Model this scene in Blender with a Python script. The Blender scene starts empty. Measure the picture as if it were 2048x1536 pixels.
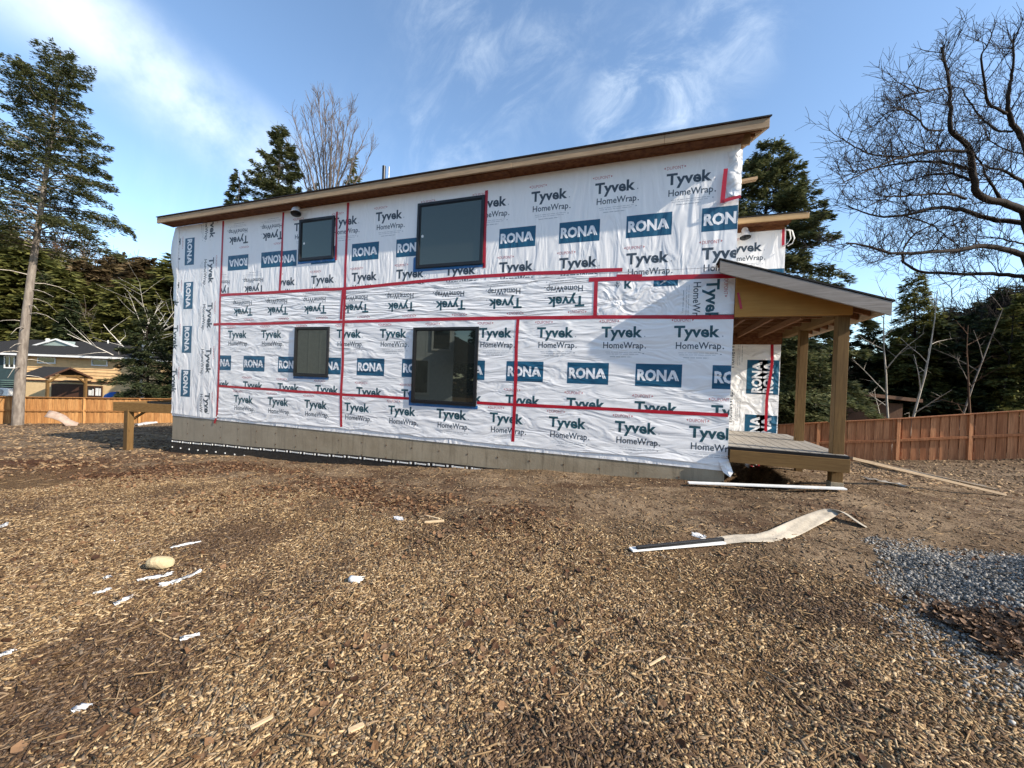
import bpy, bmesh, math, random
import numpy as np
from mathutils import Vector, Matrix

random.seed(7)
rng = np.random.default_rng(11)
S = bpy.context.scene
C = S.collection

# ------------------------------------------------------------------ camera
F_PX, YAW, PITCH, ROLL, EYE = 770.43, 0.338031, -0.0082665, 0.0379, 1.55
cy_, sy_ = math.cos(YAW), math.sin(YAW)
fwd = np.array([-sy_, cy_, 0.0]); rgt = np.array([cy_, sy_, 0.0]); upv = np.array([0, 0, 1.0])
fwd, upv = fwd * math.cos(PITCH) + upv * math.sin(PITCH), upv * math.cos(PITCH) - fwd * math.sin(PITCH)
rgt, upv = rgt * math.cos(ROLL) + upv * math.sin(ROLL), upv * math.cos(ROLL) - rgt * math.sin(ROLL)
cam_d = bpy.data.cameras.new("camera")
cam = bpy.data.objects.new("camera", cam_d)
C.objects.link(cam)
m = Matrix([[rgt[0], upv[0], -fwd[0], 0], [rgt[1], upv[1], -fwd[1], 0], [rgt[2], upv[2], -fwd[2], EYE], [0, 0, 0, 1]])
cam.matrix_world = m
cam_d.sensor_width = 36
cam_d.lens = 36 * F_PX / 2048
cam_d.clip_start = 0.05
cam_d.clip_end = 2000
S.camera = cam


def at(x, y, d):
    """world point seen at photo pixel (x, y), d metres along the view axis"""
    c = ((x - 1024) / F_PX, -(y - 768) / F_PX, 1.0)
    return np.array([0, 0, EYE]) + d * (rgt * c[0] + upv * c[1] + fwd * c[2])


# ------------------------------------------------------------------ light
SUN = np.array([1.0, -0.17, 0.64]); SUN /= np.linalg.norm(SUN)
sun_d = bpy.data.lights.new("sun", 'SUN')
sun_d.energy = 5.0
sun_d.angle = math.radians(0.5)
sun_d.color = (1.0, 0.90, 0.77)
sun = bpy.data.objects.new("sun", sun_d)
C.objects.link(sun)
sun.rotation_euler = Vector(SUN).to_track_quat('Z', 'Y').to_euler()
EL, AZ = math.asin(SUN[2]), math.atan2(SUN[0], SUN[1])

W = bpy.data.worlds.new("World")
S.world = W
W.use_nodes = True
nt = W.node_tree
nt.nodes.clear()


class G:
    """small helper for node graphs"""
    def __init__(s, tree): s.t = tree
    def n(s, kind, **kw):
        nd = s.t.nodes.new(kind)
        for k, v in kw.items():
            if k.startswith('i_'):
                nd.inputs[int(k[2:]) if k[2:].isdigit() else k[2:]].default_value = v
            else:
                setattr(nd, k, v)
        return nd
    def l(s, a, b): s.t.links.new(a, b)
    def put(s, v, sock):
        if isinstance(v, (int, float, tuple, list)): sock.default_value = v
        else: s.l(v, sock)
    def m(s, op, a, b=0.0, c=None):
        nd = s.n('ShaderNodeMath', operation=op)
        s.put(a, nd.inputs[0]); s.put(b, nd.inputs[1])
        if c is not None: s.put(c, nd.inputs[2])
        return nd.outputs[0]
    def v(s, op, a, b=(0, 0, 0)):
        nd = s.n('ShaderNodeVectorMath', operation=op)
        s.put(a, nd.inputs[0]); s.put(b, nd.inputs[1])
        return nd.outputs['Value'] if op in ('DOT_PRODUCT', 'LENGTH', 'DISTANCE') else nd.outputs[0]
    def mix(s, f, a, b):
        nd = s.n('ShaderNodeMix', data_type='RGBA')
        s.put(f, nd.inputs[0]); s.put(a, nd.inputs[6]); s.put(b, nd.inputs[7])
        return nd.outputs[2]
    def noise(s, vec, scale, detail=3.0, rough=0.55, dist=0.0, col=False):
        nd = s.n('ShaderNodeTexNoise')
        if vec is not None: s.l(vec, nd.inputs['Vector'])
        nd.inputs['Scale'].default_value = scale; nd.inputs['Detail'].default_value = detail
        nd.inputs['Roughness'].default_value = rough; nd.inputs['Distortion'].default_value = dist
        return nd.outputs[1 if col else 0]
    def ramp(s, f, a, b):
        nd = s.n('ShaderNodeMapRange', interpolation_type='SMOOTHSTEP')
        s.put(f, nd.inputs[0]); s.put(a, nd.inputs[1]); s.put(b, nd.inputs[2])
        return nd.outputs[0]
    def scale(s, vec, sc, rot=(0, 0, 0)):
        nd = s.n('ShaderNodeMapping')
        s.l(vec, nd.inputs[0]); nd.inputs['Rotation'].default_value = rot; nd.inputs['Scale'].default_value = sc
        return nd.outputs[0]


g = G(nt)
sky = g.n('ShaderNodeTexSky', sky_type='NISHITA', sun_disc=False, sun_elevation=EL, sun_rotation=AZ,
          altitude=300, air_density=1.0, dust_density=0.6, ozone_density=2.0)
D = g.n('ShaderNodeTexCoord').outputs['Generated']
d1, d2 = np.array([-0.807, 0.305, 0.506]), np.array([-0.744, 0.515, 0.426])
nb = np.cross(d1, d2); nb /= np.linalg.norm(nb)
warp = g.noise(D, 2.2, 4, 0.6)
off = g.m('ABSOLUTE', g.m('ADD', g.v('DOT_PRODUCT', D, tuple(nb)), g.m('MULTIPLY', g.m('SUBTRACT', warp, 0.5), 0.10)))
band = g.m('SUBTRACT', 1.0, g.ramp(off, 0.0, 0.105))
along = g.ramp(g.v('DOT_PRODUCT', D, tuple(d1 * 0.5 + d2 * 0.5)), 0.93, 0.99)
strand = g.noise(g.scale(D, (1, 1, 1)), 5.0, 6, 0.62)
cl = g.m('MULTIPLY', g.m('MULTIPLY', band, along), g.ramp(strand, 0.22, 0.72))
cl = g.m('MULTIPLY', cl, 0.72)
streak = g.noise(g.scale(D, (2.2, 5.0, 1.3), (0.3, 0.5, 0.6)), 3.4, 7, 0.66, 0.5)
def spot(d, r):
    return g.m('SUBTRACT', 1.0, g.ramp(g.v('DISTANCE', D, d), r * 0.25, r))
spots = g.m('MAXIMUM', g.m('MULTIPLY', spot((-0.02, 0.825, 0.565), 0.19), 0.95), g.m('MULTIPLY', spot((-0.29, 0.684, 0.669), 0.26), 0.55))
spots = g.m('MAXIMUM', spots, g.m('MULTIPLY', spot((0.10, 0.77, 0.63), 0.15), 0.6))
spots = g.m('MAXIMUM', spots, g.m('MULTIPLY', spot((-0.44, 0.745, 0.50), 0.17), 0.5))
spots = g.m('MAXIMUM', spots, g.m('MULTIPLY', spot((-0.80, 0.5, 0.25), 0.30), 0.15))
spots = g.m('MAXIMUM', spots, g.m('MULTIPLY', spot((-0.45, 0.85, 0.28), 0.5), 0.25))
cl2 = g.m('MULTIPLY', spots, g.m('MULTIPLY', g.ramp(streak, 0.38, 0.9), 0.62))
cl = g.m('MINIMUM', g.m('ADD', cl, cl2), 0.92)
tint = g.n('ShaderNodeMix', data_type='RGBA', blend_type='MULTIPLY')
tint.inputs[0].default_value = 1.0
g.l(sky.outputs[0], tint.inputs[6]); tint.inputs[7].default_value = (1.20, 1.24, 1.22, 1)
skyc = g.mix(cl, tint.outputs[2], (6.0, 6.6, 7.0, 1))
bg = g.n('ShaderNodeBackground'); bg.inputs[1].default_value = 0.14
g.l(skyc, bg.inputs[0])
wo = g.n('ShaderNodeOutputWorld'); g.l(bg.outputs[0], wo.inputs[0])

S.view_settings.view_transform = 'Standard'
S.view_settings.look = 'None'
S.view_settings.gamma = 1
S.view_settings.exposure = 0.76


# ------------------------------------------------------------------ materials
def material(name):
    mt = bpy.data.materials.new(name)
    mt.use_nodes = True
    gg = G(mt.node_tree)
    b = mt.node_tree.nodes['Principled BSDF']
    return mt, gg, b


def col4(c): return (c[0], c[1], c[2], 1.0)


def basic(name, c, c2=None, scale=6.0, stretch=(1, 1, 1), rough=0.7, spec=0.3, bump=0.0, bscale=None, metal=0.0, detail=5):
    mt, gg, b = material(name)
    b.inputs['Roughness'].default_value = rough
    b.inputs['Specular IOR Level'].default_value = spec
    b.inputs['Metallic'].default_value = metal
    co = gg.n('ShaderNodeTexCoord').outputs['Object']
    sc = gg.scale(co, stretch)
    nz = gg.noise(sc, scale, detail, 0.6)
    gg.l(gg.mix(gg.ramp(nz, 0.3, 0.7), col4(c), col4(c2 or [v * 0.75 for v in c])), b.inputs['Base Color'])
    if bump:
        bn = gg.n('ShaderNodeBump'); bn.inputs['Strength'].default_value = bump; bn.inputs['Distance'].default_value = 0.02
        gg.l(gg.noise(sc, bscale or scale * 2, 5, 0.6), bn.inputs['Height']); gg.l(bn.outputs[0], b.inputs['Normal'])
    return mt


def wood(name, c, c2, axis='X', rough=0.75, knots=True, scale=5.0):
    st = {'X': (0.6, 9, 9), 'Y': (9, 0.6, 9), 'Z': (9, 9, 0.6)}[axis]
    mt, gg, b = material(name)
    co = gg.n('ShaderNodeTexCoord').outputs['Object']
    sc = gg.scale(co, st)
    grain = gg.noise(sc, scale, 5, 0.65, 0.6)
    big = gg.noise(co, 1.7, 3, 0.5)
    cc = gg.mix(gg.ramp(grain, 0.3, 0.72), col4(c), col4(c2))
    cc = gg.mix(gg.m('MULTIPLY', gg.ramp(big, 0.42, 0.7), 0.45), cc, col4([v * 0.62 for v in c]))
    if knots:
        vo = gg.n('ShaderNodeTexVoronoi'); vo.inputs['Scale'].default_value = 2.6
        gg.l(gg.scale(co, tuple(0.55 if v < 1 else 1.6 for v in st)), vo.inputs['Vector'])
        cc = gg.mix(gg.m('MULTIPLY', gg.m('SUBTRACT', 1.0, gg.ramp(vo.outputs[0], 0.03, 0.085)), 0.7), cc, col4([v * 0.3 for v in c2]))
    gg.l(cc, b.inputs['Base Color'])
    b.inputs['Roughness'].default_value = rough; b.inputs['Specular IOR Level'].default_value = 0.25
    bn = gg.n('ShaderNodeBump'); bn.inputs['Strength'].default_value = 0.35; bn.inputs['Distance'].default_value = 0.004
    gg.l(grain, bn.inputs['Height']); gg.l(bn.outputs[0], b.inputs['Normal'])
    return mt


def island(name, cols, rough=0.85, spec=0.2, trans=0.0):
    """colour picked at random for every loose piece of a mesh"""
    mt, gg, b = material(name)
    r = gg.n('ShaderNodeNewGeometry').outputs['Random Per Island']
    cr = gg.n('ShaderNodeValToRGB')
    el = cr.color_ramp.elements
    for i, c in enumerate(cols):
        p = i / (len(cols) - 1)
        e = el[i] if i < 2 else el.new(p)
        e.position = p; e.color = col4(c)
    gg.l(r, cr.inputs[0]); gg.l(cr.outputs[0], b.inputs['Base Color'])
    b.inputs['Roughness'].default_value = rough; b.inputs['Specular IOR Level'].default_value = spec
    if trans:
        t = gg.n('ShaderNodeBsdfTranslucent'); gg.l(cr.outputs[0], t.inputs[0])
        mx = gg.n('ShaderNodeMixShader'); mx.inputs[0].default_value = trans
        out = mt.node_tree.nodes['Material Output']
        gg.l(b.outputs[0], mx.inputs[1]); gg.l(t.outputs[0], mx.inputs[2]); gg.l(mx.outputs[0], out.inputs[0])
    return mt


def wrap_mat(name, c, mode, rough=0.42, spec=0.45):
    """spun sheet with creases; the prints on it share the creases"""
    mt, gg, b = material(name)
    co = gg.n('ShaderNodeTexCoord').outputs['Object']
    rot, st, a1, a2 = {
        'flat': ((0, 0.5, 0), (1, 1, 2.2), 0.25, 0.5),
        'upper': ((0, 0.25, 0), (3.2, 1, 0.8), 0.55, 0.7),
        'band': ((0, 0.13, 0), (0.7, 1, 5.5), 1.0, 1.0),
        'crumple': ((0, 0.4, 0), (2.2, 1, 2.6), 1.3, 1.6),
        'lower': ((0, -0.75, 0), (0.9, 1, 3.2), 0.75, 0.8),
        'strip': ((0, 0.1, 0), (2.4, 1, 0.9), 0.7, 0.8)}[mode]
    sc = gg.scale(co, st, rot)
    big = gg.noise(sc, 1.6, 2, 0.5, 1.2)
    fine = gg.n('ShaderNodeTexNoise', noise_type='RIDGED_MULTIFRACTAL')
    gg.l(sc, fine.inputs['Vector']); fine.inputs['Scale'].default_value = 1.7; fine.inputs['Detail'].default_value = 3.5
    fine.inputs['Distortion'].default_value = 1.1
    mask = gg.ramp(gg.noise(co, 1.1, 3, 0.6), 0.44, 0.70)
    if mode == 'upper':   # taut near the eave, slack towards the floor seam
        sx = gg.n('ShaderNodeSeparateXYZ'); gg.l(co, sx.inputs[0])
        mask = gg.m('MULTIPLY', gg.m('SUBTRACT', 1.0, gg.ramp(sx.outputs[2], 3.7, 4.5)), gg.m('ADD', 0.45, mask))
    h = gg.m('ADD', gg.m('MULTIPLY', big, 0.055 * a1), gg.m('MULTIPLY', gg.m('MULTIPLY', fine.outputs[0], mask), 0.0095 * a2))
    micro = gg.noise(co, 55, 2, 0.5)
    h = gg.m('ADD', h, gg.m('MULTIPLY', micro, 0.0008))
    bn = gg.n('ShaderNodeBump'); bn.inputs['Strength'].default_value = 0.8; bn.inputs['Distance'].default_value = 1.0
    gg.l(h, bn.inputs['Height']); gg.l(bn.outputs[0], b.inputs['Normal'])
    dirt = gg.ramp(gg.noise(co, 3.0, 5, 0.7), 0.52, 0.85)
    gg.l(gg.mix(gg.m('MULTIPLY', dirt, 0.22), col4(c), col4([v * 0.7 for v in c])), b.inputs['Base Color'])
    b.inputs['Roughness'].default_value = rough; b.inputs['Specular IOR Level'].default_value = spec
    return mt


PRINTS = {'paper': (0.83, 0.82, 0.805), 'teal': (0.018, 0.075, 0.095), 'grey': (0.045, 0.065, 0.085), 'blue': (0.008, 0.085, 0.16),
          'white': (0.78, 0.79, 0.80), 'red': (0.50, 0.16, 0.16), 'fine': (0.36, 0.38, 0.40)}
WM = {}
def wm(mode, key):
    k = mode + key
    if k not in WM: WM[k] = wrap_mat('wrap_%s_%s' % (mode, key), PRINTS[key], mode)
    return WM[k]

M = {}
M['tape'] = wrap_mat('red_tape', (0.42, 0.008, 0.022), 'flat', 0.35, 0.5)
M['blue_tape'] = wrap_mat('blue_flashing', (0.01, 0.11, 0.30), 'crumple', 0.35, 0.5)
M['osb'] = basic('osb', (0.20, 0.085, 0.035), (0.09, 0.032, 0.014), 14, (1, 1, 2.4), 0.8, 0.2, 0.4)
M['fascia'] = wood('fascia_wood', (0.40, 0.285, 0.175), (0.27, 0.18, 0.105), 'X')
M['fascia_y'] = wood('fascia_wood_depth', (0.47, 0.35, 0.23), (0.33, 0.23, 0.14), 'Y')
M['grey_fascia'] = wood('weathered_fascia', (0.30, 0.27, 0.24), (0.20, 0.175, 0.15), 'X')
M['pt_x'] = wood('treated_lumber_x', (0.18, 0.105, 0.037), (0.115, 0.064, 0.021), 'X')
M['pt_y'] = wood('treated_lumber_y', (0.18, 0.105, 0.037), (0.115, 0.064, 0.021), 'Y')
M['pt_z'] = wood('treated_lumber_z', (0.165, 0.095, 0.033), (0.10, 0.055, 0.018), 'Z')
M['ply'] = wood('plywood', (0.46, 0.24, 0.062), (0.38, 0.18, 0.042), 'X', scale=2.0)
M['framing'] = wood('framing_lumber', (0.24, 0.115, 0.05), (0.16, 0.07, 0.03), 'Y')
M['deck'] = wood('weathered_deck', (0.27, 0.245, 0.21), (0.19, 0.17, 0.145), 'Y')
M['shingle'] = basic('shingle', (0.030, 0.028, 0.027), (0.017, 0.016, 0.015), 30, (1, 1, 1), 0.9, 0.2, 0.5)
M['black'] = basic('black_vinyl', (0.012, 0.012, 0.013), (0.008, 0.008, 0.009), 5, rough=0.35, spec=0.4)
M['white'] = basic('white_paint', (0.76, 0.76, 0.74), (0.66, 0.66, 0.63), 8, rough=0.55)
M['silver'] = basic('silver_fixture', (0.72, 0.72, 0.73), (0.6, 0.6, 0.6), 8, rough=0.3, metal=0.25)
M['membrane'] = basic('dimple_membrane', (0.016, 0.015, 0.015), (0.03, 0.026, 0.022), 12, rough=0.5, bump=0.8, bscale=18)
M['steel'] = basic('galvanised', (0.45, 0.46, 0.47), (0.3, 0.3, 0.31), 12, rough=0.4, metal=0.6)


def concrete():
    mt, gg, b = material('cast_concrete')
    co = gg.n('ShaderNodeTexCoord').outputs['Object']
    a = gg.noise(co, 2.2, 6, 0.65)
    st = gg.noise(gg.scale(co, (7, 7, 0.7)), 1.6, 5, 0.7)
    c = gg.mix(gg.ramp(a, 0.3, 0.7), (0.25, 0.20, 0.13, 1), (0.33, 0.275, 0.19, 1))
    c = gg.mix(gg.m('MULTIPLY', gg.ramp(st, 0.48, 0.78), 0.6), c, (0.11, 0.085, 0.052, 1))
    sx = gg.n('ShaderNodeSeparateXYZ'); gg.l(co, sx.inputs[0])
    lf = gg.ramp(sx.outputs[0], -6.0, -10.5)       # greyer pour at the far end
    c = gg.mix(gg.m('MULTIPLY', gg.m('SUBTRACT', 1.0, lf), 0.0), c, c)
    c = gg.mix(gg.m('MULTIPLY', lf, 0.45), c, (0.255, 0.235, 0.19, 1))
    gg.l(c, b.inputs['Base Color'])
    b.inputs['Roughness'].default_value = 0.85
    bn = gg.n('ShaderNodeBump'); bn.inputs['Strength'].default_value = 0.35; bn.inputs['Distance'].default_value = 0.01
    gg.l(gg.noise(co, 24, 5, 0.7), bn.inputs['Height']); gg.l(bn.outputs[0], b.inputs['Normal'])
    return mt
M['concrete'] = concrete()


def glass(name, tint, k=0.30):
    mt, gg, b = material(name)
    co = gg.n('ShaderNodeTexCoord').outputs['Object']
    b.inputs['Base Color'].default_value = col4(tint)
    b.inputs['Roughness'].default_value = 0.6
    b.inputs['Specular IOR Level'].default_value = 0.0
    gl = gg.n('ShaderNodeBsdfGlossy'); gl.inputs['Roughness'].default_value = 0.015
    gl.inputs['Color'].default_value = (0.76, 0.80, 0.70, 1)
    bn = gg.n('ShaderNodeBump'); bn.inputs['Strength'].default_value = 0.1; bn.inputs['Distance'].default_value = 0.004
    gg.l(gg.noise(co, 1.1, 2, 0.5), bn.inputs['Height']); gg.l(bn.outputs[0], gl.inputs['Normal'])
    fr = gg.n('ShaderNodeLayerWeight'); fr.inputs[0].default_value = 0.25
    mx = gg.n('ShaderNodeMixShader')
    gg.l(gg.m('ADD', k, gg.m('MULTIPLY', fr.outputs['Fresnel'], 0.3)), mx.inputs[0])
    out = mt.node_tree.nodes['Material Output']
    gg.l(b.outputs[0], mx.inputs[1]); gg.l(gl.outputs[0], mx.inputs[2]); gg.l(mx.outputs[0], out.inputs[0])
    return mt
M['glass'] = glass('window_glass', (0.022, 0.024, 0.020), 0.105)


# ------------------------------------------------------------------ mesh helpers
class MB:
    """collects polygons (with a material slot each) and links them as ONE mesh object"""
    def __init__(s): s.v, s.f, s.mi = [], [], []
    def add(s, vs, fs, mi=0):
        o = len(s.v)
        s.v += [tuple(map(float, p)) for p in vs]
        s.f += [tuple(i + o for i in f) for f in fs]
        s.mi += [mi] * len(fs)
    def box(s, a, b, mi=0):
        (x0, y0, z0), (x1, y1, z1) = a, b
        s.hexa([(x0, y0, z0), (x1, y0, z0), (x1, y1, z0), (x0, y1, z0), (x0, y0, z1), (x1, y0, z1), (x1, y1, z1), (x0, y1, z1)], mi)
    def hexa(s, p, mi=0):
        s.add(p, [(0, 3, 2, 1), (4, 5, 6, 7), (0, 1, 5, 4), (1, 2, 6, 5), (2, 3, 7, 6), (3, 0, 4, 7)], mi)
    def beam(s, p, q, w, h, mi=0, up=(0, 0, 1)):
        p, q = Vector(p), Vector(q)
        d = (q - p).normalized(); side = d.cross(Vector(up)).normalized(); u = side.cross(d)
        a, b = side * (w / 2), u * (h / 2)
        s.hexa([p - a - b, p + a - b, q + a - b, q - a - b, p - a + b, p + a + b, q + a + b, q - a + b], mi)
    def prism(s, pts, y0, y1, mi=0):
        """polygon in x-z extruded along y"""
        n = len(pts)
        s.add([(x, y0, z) for x, z in pts] + [(x, y1, z) for x, z in pts],
              [tuple(range(n)), tuple(range(2 * n - 1, n - 1, -1))] + [(i, i + n, (i + 1) % n + n, (i + 1) % n) for i in range(n)], mi)
    def tube(s, pts, rad, n=6, mi=0, cap=False):
        V, Fc = tube_arr(np.array(pts, float), np.array(rad, float), n)
        s.add(V.tolist(), Fc.tolist(), mi)
        if cap:
            s.add(V[-n:].tolist(), [tuple(range(n))], mi); s.add(V[:n].tolist(), [tuple(range(n - 1, -1, -1))], mi)
    def build(s, name, mats, parent=None, smooth=False, bevel=0.0):
        me = bpy.data.meshes.new(name)
        me.from_pydata(s.v, [], s.f)
        for mt in (mats if isinstance(mats, (list, tuple)) else [mats]): me.materials.append(mt)
        me.polygons.foreach_set('material_index', s.mi)
        if smooth: me.polygons.foreach_set('use_smooth', [True] * len(s.f))
        me.update()
        o = link(name, me, parent)
        if bevel:
            bv = o.modifiers.new('bevel', 'BEVEL'); bv.width = bevel; bv.segments = 2; bv.limit_method = 'ANGLE'
        return o


def link(name, data, parent=None):
    o = bpy.data.objects.new(name, data)
    C.objects.link(o)
    if parent is not None: o.parent = parent
    return o


def tag(o, label=None, cat=None, group=None, kind=None):
    for k, v in (('label', label), ('category', cat), ('group', group), ('kind', kind)):
        if v: o[k] = v
    return o


def empty(name, loc, label, cat, group=None, rz=0.0):
    o = link(name, None)
    o.location = loc; o.rotation_euler = (0, 0, rz)
    return tag(o, label, cat, group)


def local(o):  # parts are written in world metres, then hung under their thing
    for ch in o.children:
        ch.matrix_parent_inverse = Matrix.LocRotScale(o.location, o.rotation_euler, None).inverted()


def tube_arr(P, R, n=6):
    k = len(P)
    T = np.gradient(P, axis=0); T /= np.linalg.norm(T, axis=1, keepdims=True) + 1e-9
    ref = np.array([0.31, 0.2, 0.93]) if abs(T[0] @ np.array([0.31, 0.2, 0.93])) < 0.9 else np.array([1.0, 0, 0])
    A = np.cross(T, ref); A /= np.linalg.norm(A, axis=1, keepdims=True) + 1e-9
    B = np.cross(T, A)
    th = np.arange(n) * 2 * np.pi / n
    V = P[:, None] + R[:, None, None] * (np.cos(th)[None, :, None] * A[:, None] + np.sin(th)[None, :, None] * B[:, None])
    i = np.arange(k - 1)[:, None] * n; j = np.arange(n)[None]; j2 = (j + 1) % n
    Fc = np.stack([i + j, i + j2, i + n + j2, i + n + j], -1).reshape(-1, 4)
    return V.reshape(-1, 3), Fc


def np_mesh(name, V, Fq, mats, mi=None, smooth=False):
    """fast mesh from quads (numpy)"""
    me = bpy.data.meshes.new(name)
    V = np.asarray(V, np.float32); Fq = np.asarray(Fq, np.int32)
    me.vertices.add(len(V)); me.vertices.foreach_set('co', V.ravel())
    me.loops.add(Fq.size); me.loops.foreach_set('vertex_index', Fq.ravel())
    me.polygons.add(len(Fq))
    me.polygons.foreach_set('loop_start', np.arange(len(Fq), dtype=np.int32) * Fq.shape[1])
    for mt in (mats if isinstance(mats, (list, tuple)) else [mats]): me.materials.append(mt)
    if mi is not None: me.polygons.foreach_set('material_index', np.asarray(mi, np.int32))
    if smooth: me.polygons.foreach_set('use_smooth', np.ones(len(Fq), bool))
    me.update(calc_edges=True)
    return me


# ------------------------------------------------------------------ terrain
CP = np.array([
    (0, 0, 0), (-2, 2, 0), (2, 2, 0), (0.3, 4, 0.02), (-2.3, 3.6, 0), (2.4, 4.6, 0.05), (-5, 3, -0.12), (-9, 3, -0.36), (0, -6, 0), (-8, -6, -0.2), (8, -4, 0.1),
    (1.2, 6.5, .13), (-.37, 6.5, .06), (-2.2, 6.5, -.05), (-3.5, 6.5, -.16), (-6, 6.5, -.36), (-8.8, 6.5, -.46), (-11.7, 6.5, -.66),
    (2.55, 6.6, .22), (4.5, 7.5, 0.05), (5.5, 8.5, -.05), (1.8, 8.9, .2), (-12.7, 6.05, -.66), (-21.5, 7.9, -1.2), (-16, 3, -.8), (-30, 2, -1.5), (-33.6, 10.7, -1.9), (-28.1, 15.7, -1.9), (-20, 14, -1.6),
    (12.8, 19.2, -.62), (9.0, 9.5, -.15), (9.4, 19.5, -1.02), (6.6, 19.8, -1.45), (4, 20, -1.8), (2, 13, -.7), (-5, 14, -1.2), (7, 4, 0.1), (14, 6, 0.1), (20, 15, -.2),
    (40, 40, -2), (-60, 20, -2.6), (-40, 60, -2.6), (0, 60, -2.4), (0, 200, -3), (200, 0, -2), (-200, 0, -3), (0, -200, -1), (300, 300, -3), (-300, 300, -3), (-300, -300, -2), (300, -300, -2)], float)
_d = np.linalg.norm(CP[:, None, :2] - CP[None, :, :2], axis=2)
_n = len(CP)
_A = np.block([[_d, np.ones((_n, 1))], [np.ones((1, _n)), np.zeros((1, 1))]])
_w = np.linalg.solve(_A, np.append(CP[:, 2], 0))


def vnoise(x, y, s, seed=0):
    x = x / s + seed * 17.3; y = y / s - seed * 9.1
    xi, yi = np.floor(x), np.floor(y); xf, yf = x - xi, y - yi
    def h(a, b):
        q = np.sin(a * 127.1 + b * 311.7 + seed * 74.7) * 43758.5453
        return q - np.floor(q)
    u, v_ = xf * xf * (3 - 2 * xf), yf * yf * (3 - 2 * yf)
    return (h(xi, yi) * (1 - u) + h(xi + 1, yi) * u) * (1 - v_) + (h(xi, yi + 1) * (1 - u) + h(xi + 1, yi + 1) * u) * v_


HEAP = (3.20, 3.85)   # gravel heap centre


def terrain(x, y):
    x = np.asarray(x, float); y = np.asarray(y, float)
    sh = x.shape
    q = np.stack([x.ravel(), y.ravel()], 1)
    out = np.empty(len(q))
    for i in range(0, len(q), 20000):
        dd = np.linalg.norm(q[i:i + 20000, None] - CP[None, :, :2], axis=2)
        out[i:i + 20000] = dd @ _w[:-1] + _w[-1]
    z = out.reshape(sh)
    near = np.exp(-((x + 4) ** 2 + (y - 4) ** 2) / 400)
    z = z + near * (0.07 * (vnoise(x, y, 1.3, 1) - .5) + 0.035 * (vnoise(x, y, .45, 2) - .5) + 0.015 * (vnoise(x, y, .16, 3) - .5))
    # low leaf-filled rut ridges in the middle distance
    z = z + 0.07 * np.exp(-((y - 4.15 - 0.25 * np.sin(x * 0.9)) / 0.22) ** 2) * (vnoise(x, y, .5, 5) * 1.2) * ((x > -2.2) & (x < 2.4))
    z = z - .55 * np.exp(-((x - 1.62) / .42) ** 4 - ((y - 7.75) / .95) ** 4)   # dug out beside the footing
    r = np.hypot((x - HEAP[0]) / 1.15, (y - HEAP[1]) / 0.95)
    z = z + 0.50 * np.clip(1 - r / 1.05, 0, 1) ** 1.1 * (0.9 + 0.25 * vnoise(x, y, .35, 6))
    return z


def gz(x, y): return float(terrain(np.array([x]), np.array([y]))[0])


def spot_of(px, py):
    """where the sight line through a photo pixel meets the terrain"""
    o = np.array([0, 0, EYE]); d = at(px, py, 1.0) - o
    t = .5
    for _ in range(4000):
        p = o + d * t
        if p[2] <= gz(p[0], p[1]): break
        t += .01 * max(t, .6) * .5
    return p


def leafy(x, y):
    """where dead leaves have blown together"""
    a = vnoise(x, y, 1.5, 8) * .65 + vnoise(x, y, .5, 9) * .35
    b = np.exp(-((y - 5.1) / 1.1) ** 2) * .6 + np.exp(-((y - 4.2 - .25 * np.sin(x * .9)) / .3) ** 2) * .55
    left = np.exp(-(((x + 7) / 2.5) ** 2 + ((y - 3.8) / .9) ** 2)) * .35
    rim = np.exp(-(((x - 1.75) / .95) ** 2 + ((y - 4.75) / .30) ** 2)) * .9
    return np.clip((a - .44) * 3.4, 0, 1) * np.clip(b * 1.2 + left * 1.6 + rim + .10, 0, 1) * np.clip((6.6 - y) * .9, .25, 1)


def chippy(x, y):
    edge = 3.7 + 0.5 * (vnoise(x, y, 1.1, 4) - .5) - 0.10 * np.clip(x, 0, 3) + 0.10 * np.clip(-x - 2, 0, 8)
    c = 1 / (1 + np.exp((y - edge) * 4.5))
    r = np.hypot((x - HEAP[0]) / 1.15, (y - HEAP[1]) / 0.95)
    return c * (1 - 0.92 * np.clip((1.2 - r) * 3, 0, 1)) * np.where(y < 0, 1, 1)


def gravelly(x, y):
    r = np.hypot((x - HEAP[0]) / 1.15, (y - HEAP[1]) / 0.95)
    return np.clip((1.32 + .35 * (vnoise(x, y, .3, 12) - .5) - r) * 2.4, 0, 1)


def axis_pts(lo, hi, fine_lo, fine_hi, step, grow=1.13):
    a = list(np.arange(fine_lo, fine_hi, step)); s = step; p = a[-1]
    while p < hi: s *= grow; p += s; a.append(p)
    s = step; p = a[0]; b = []
    while p > lo: s *= grow; p -= s; b.append(p)
    return np.array(b[::-1] + a)


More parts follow.
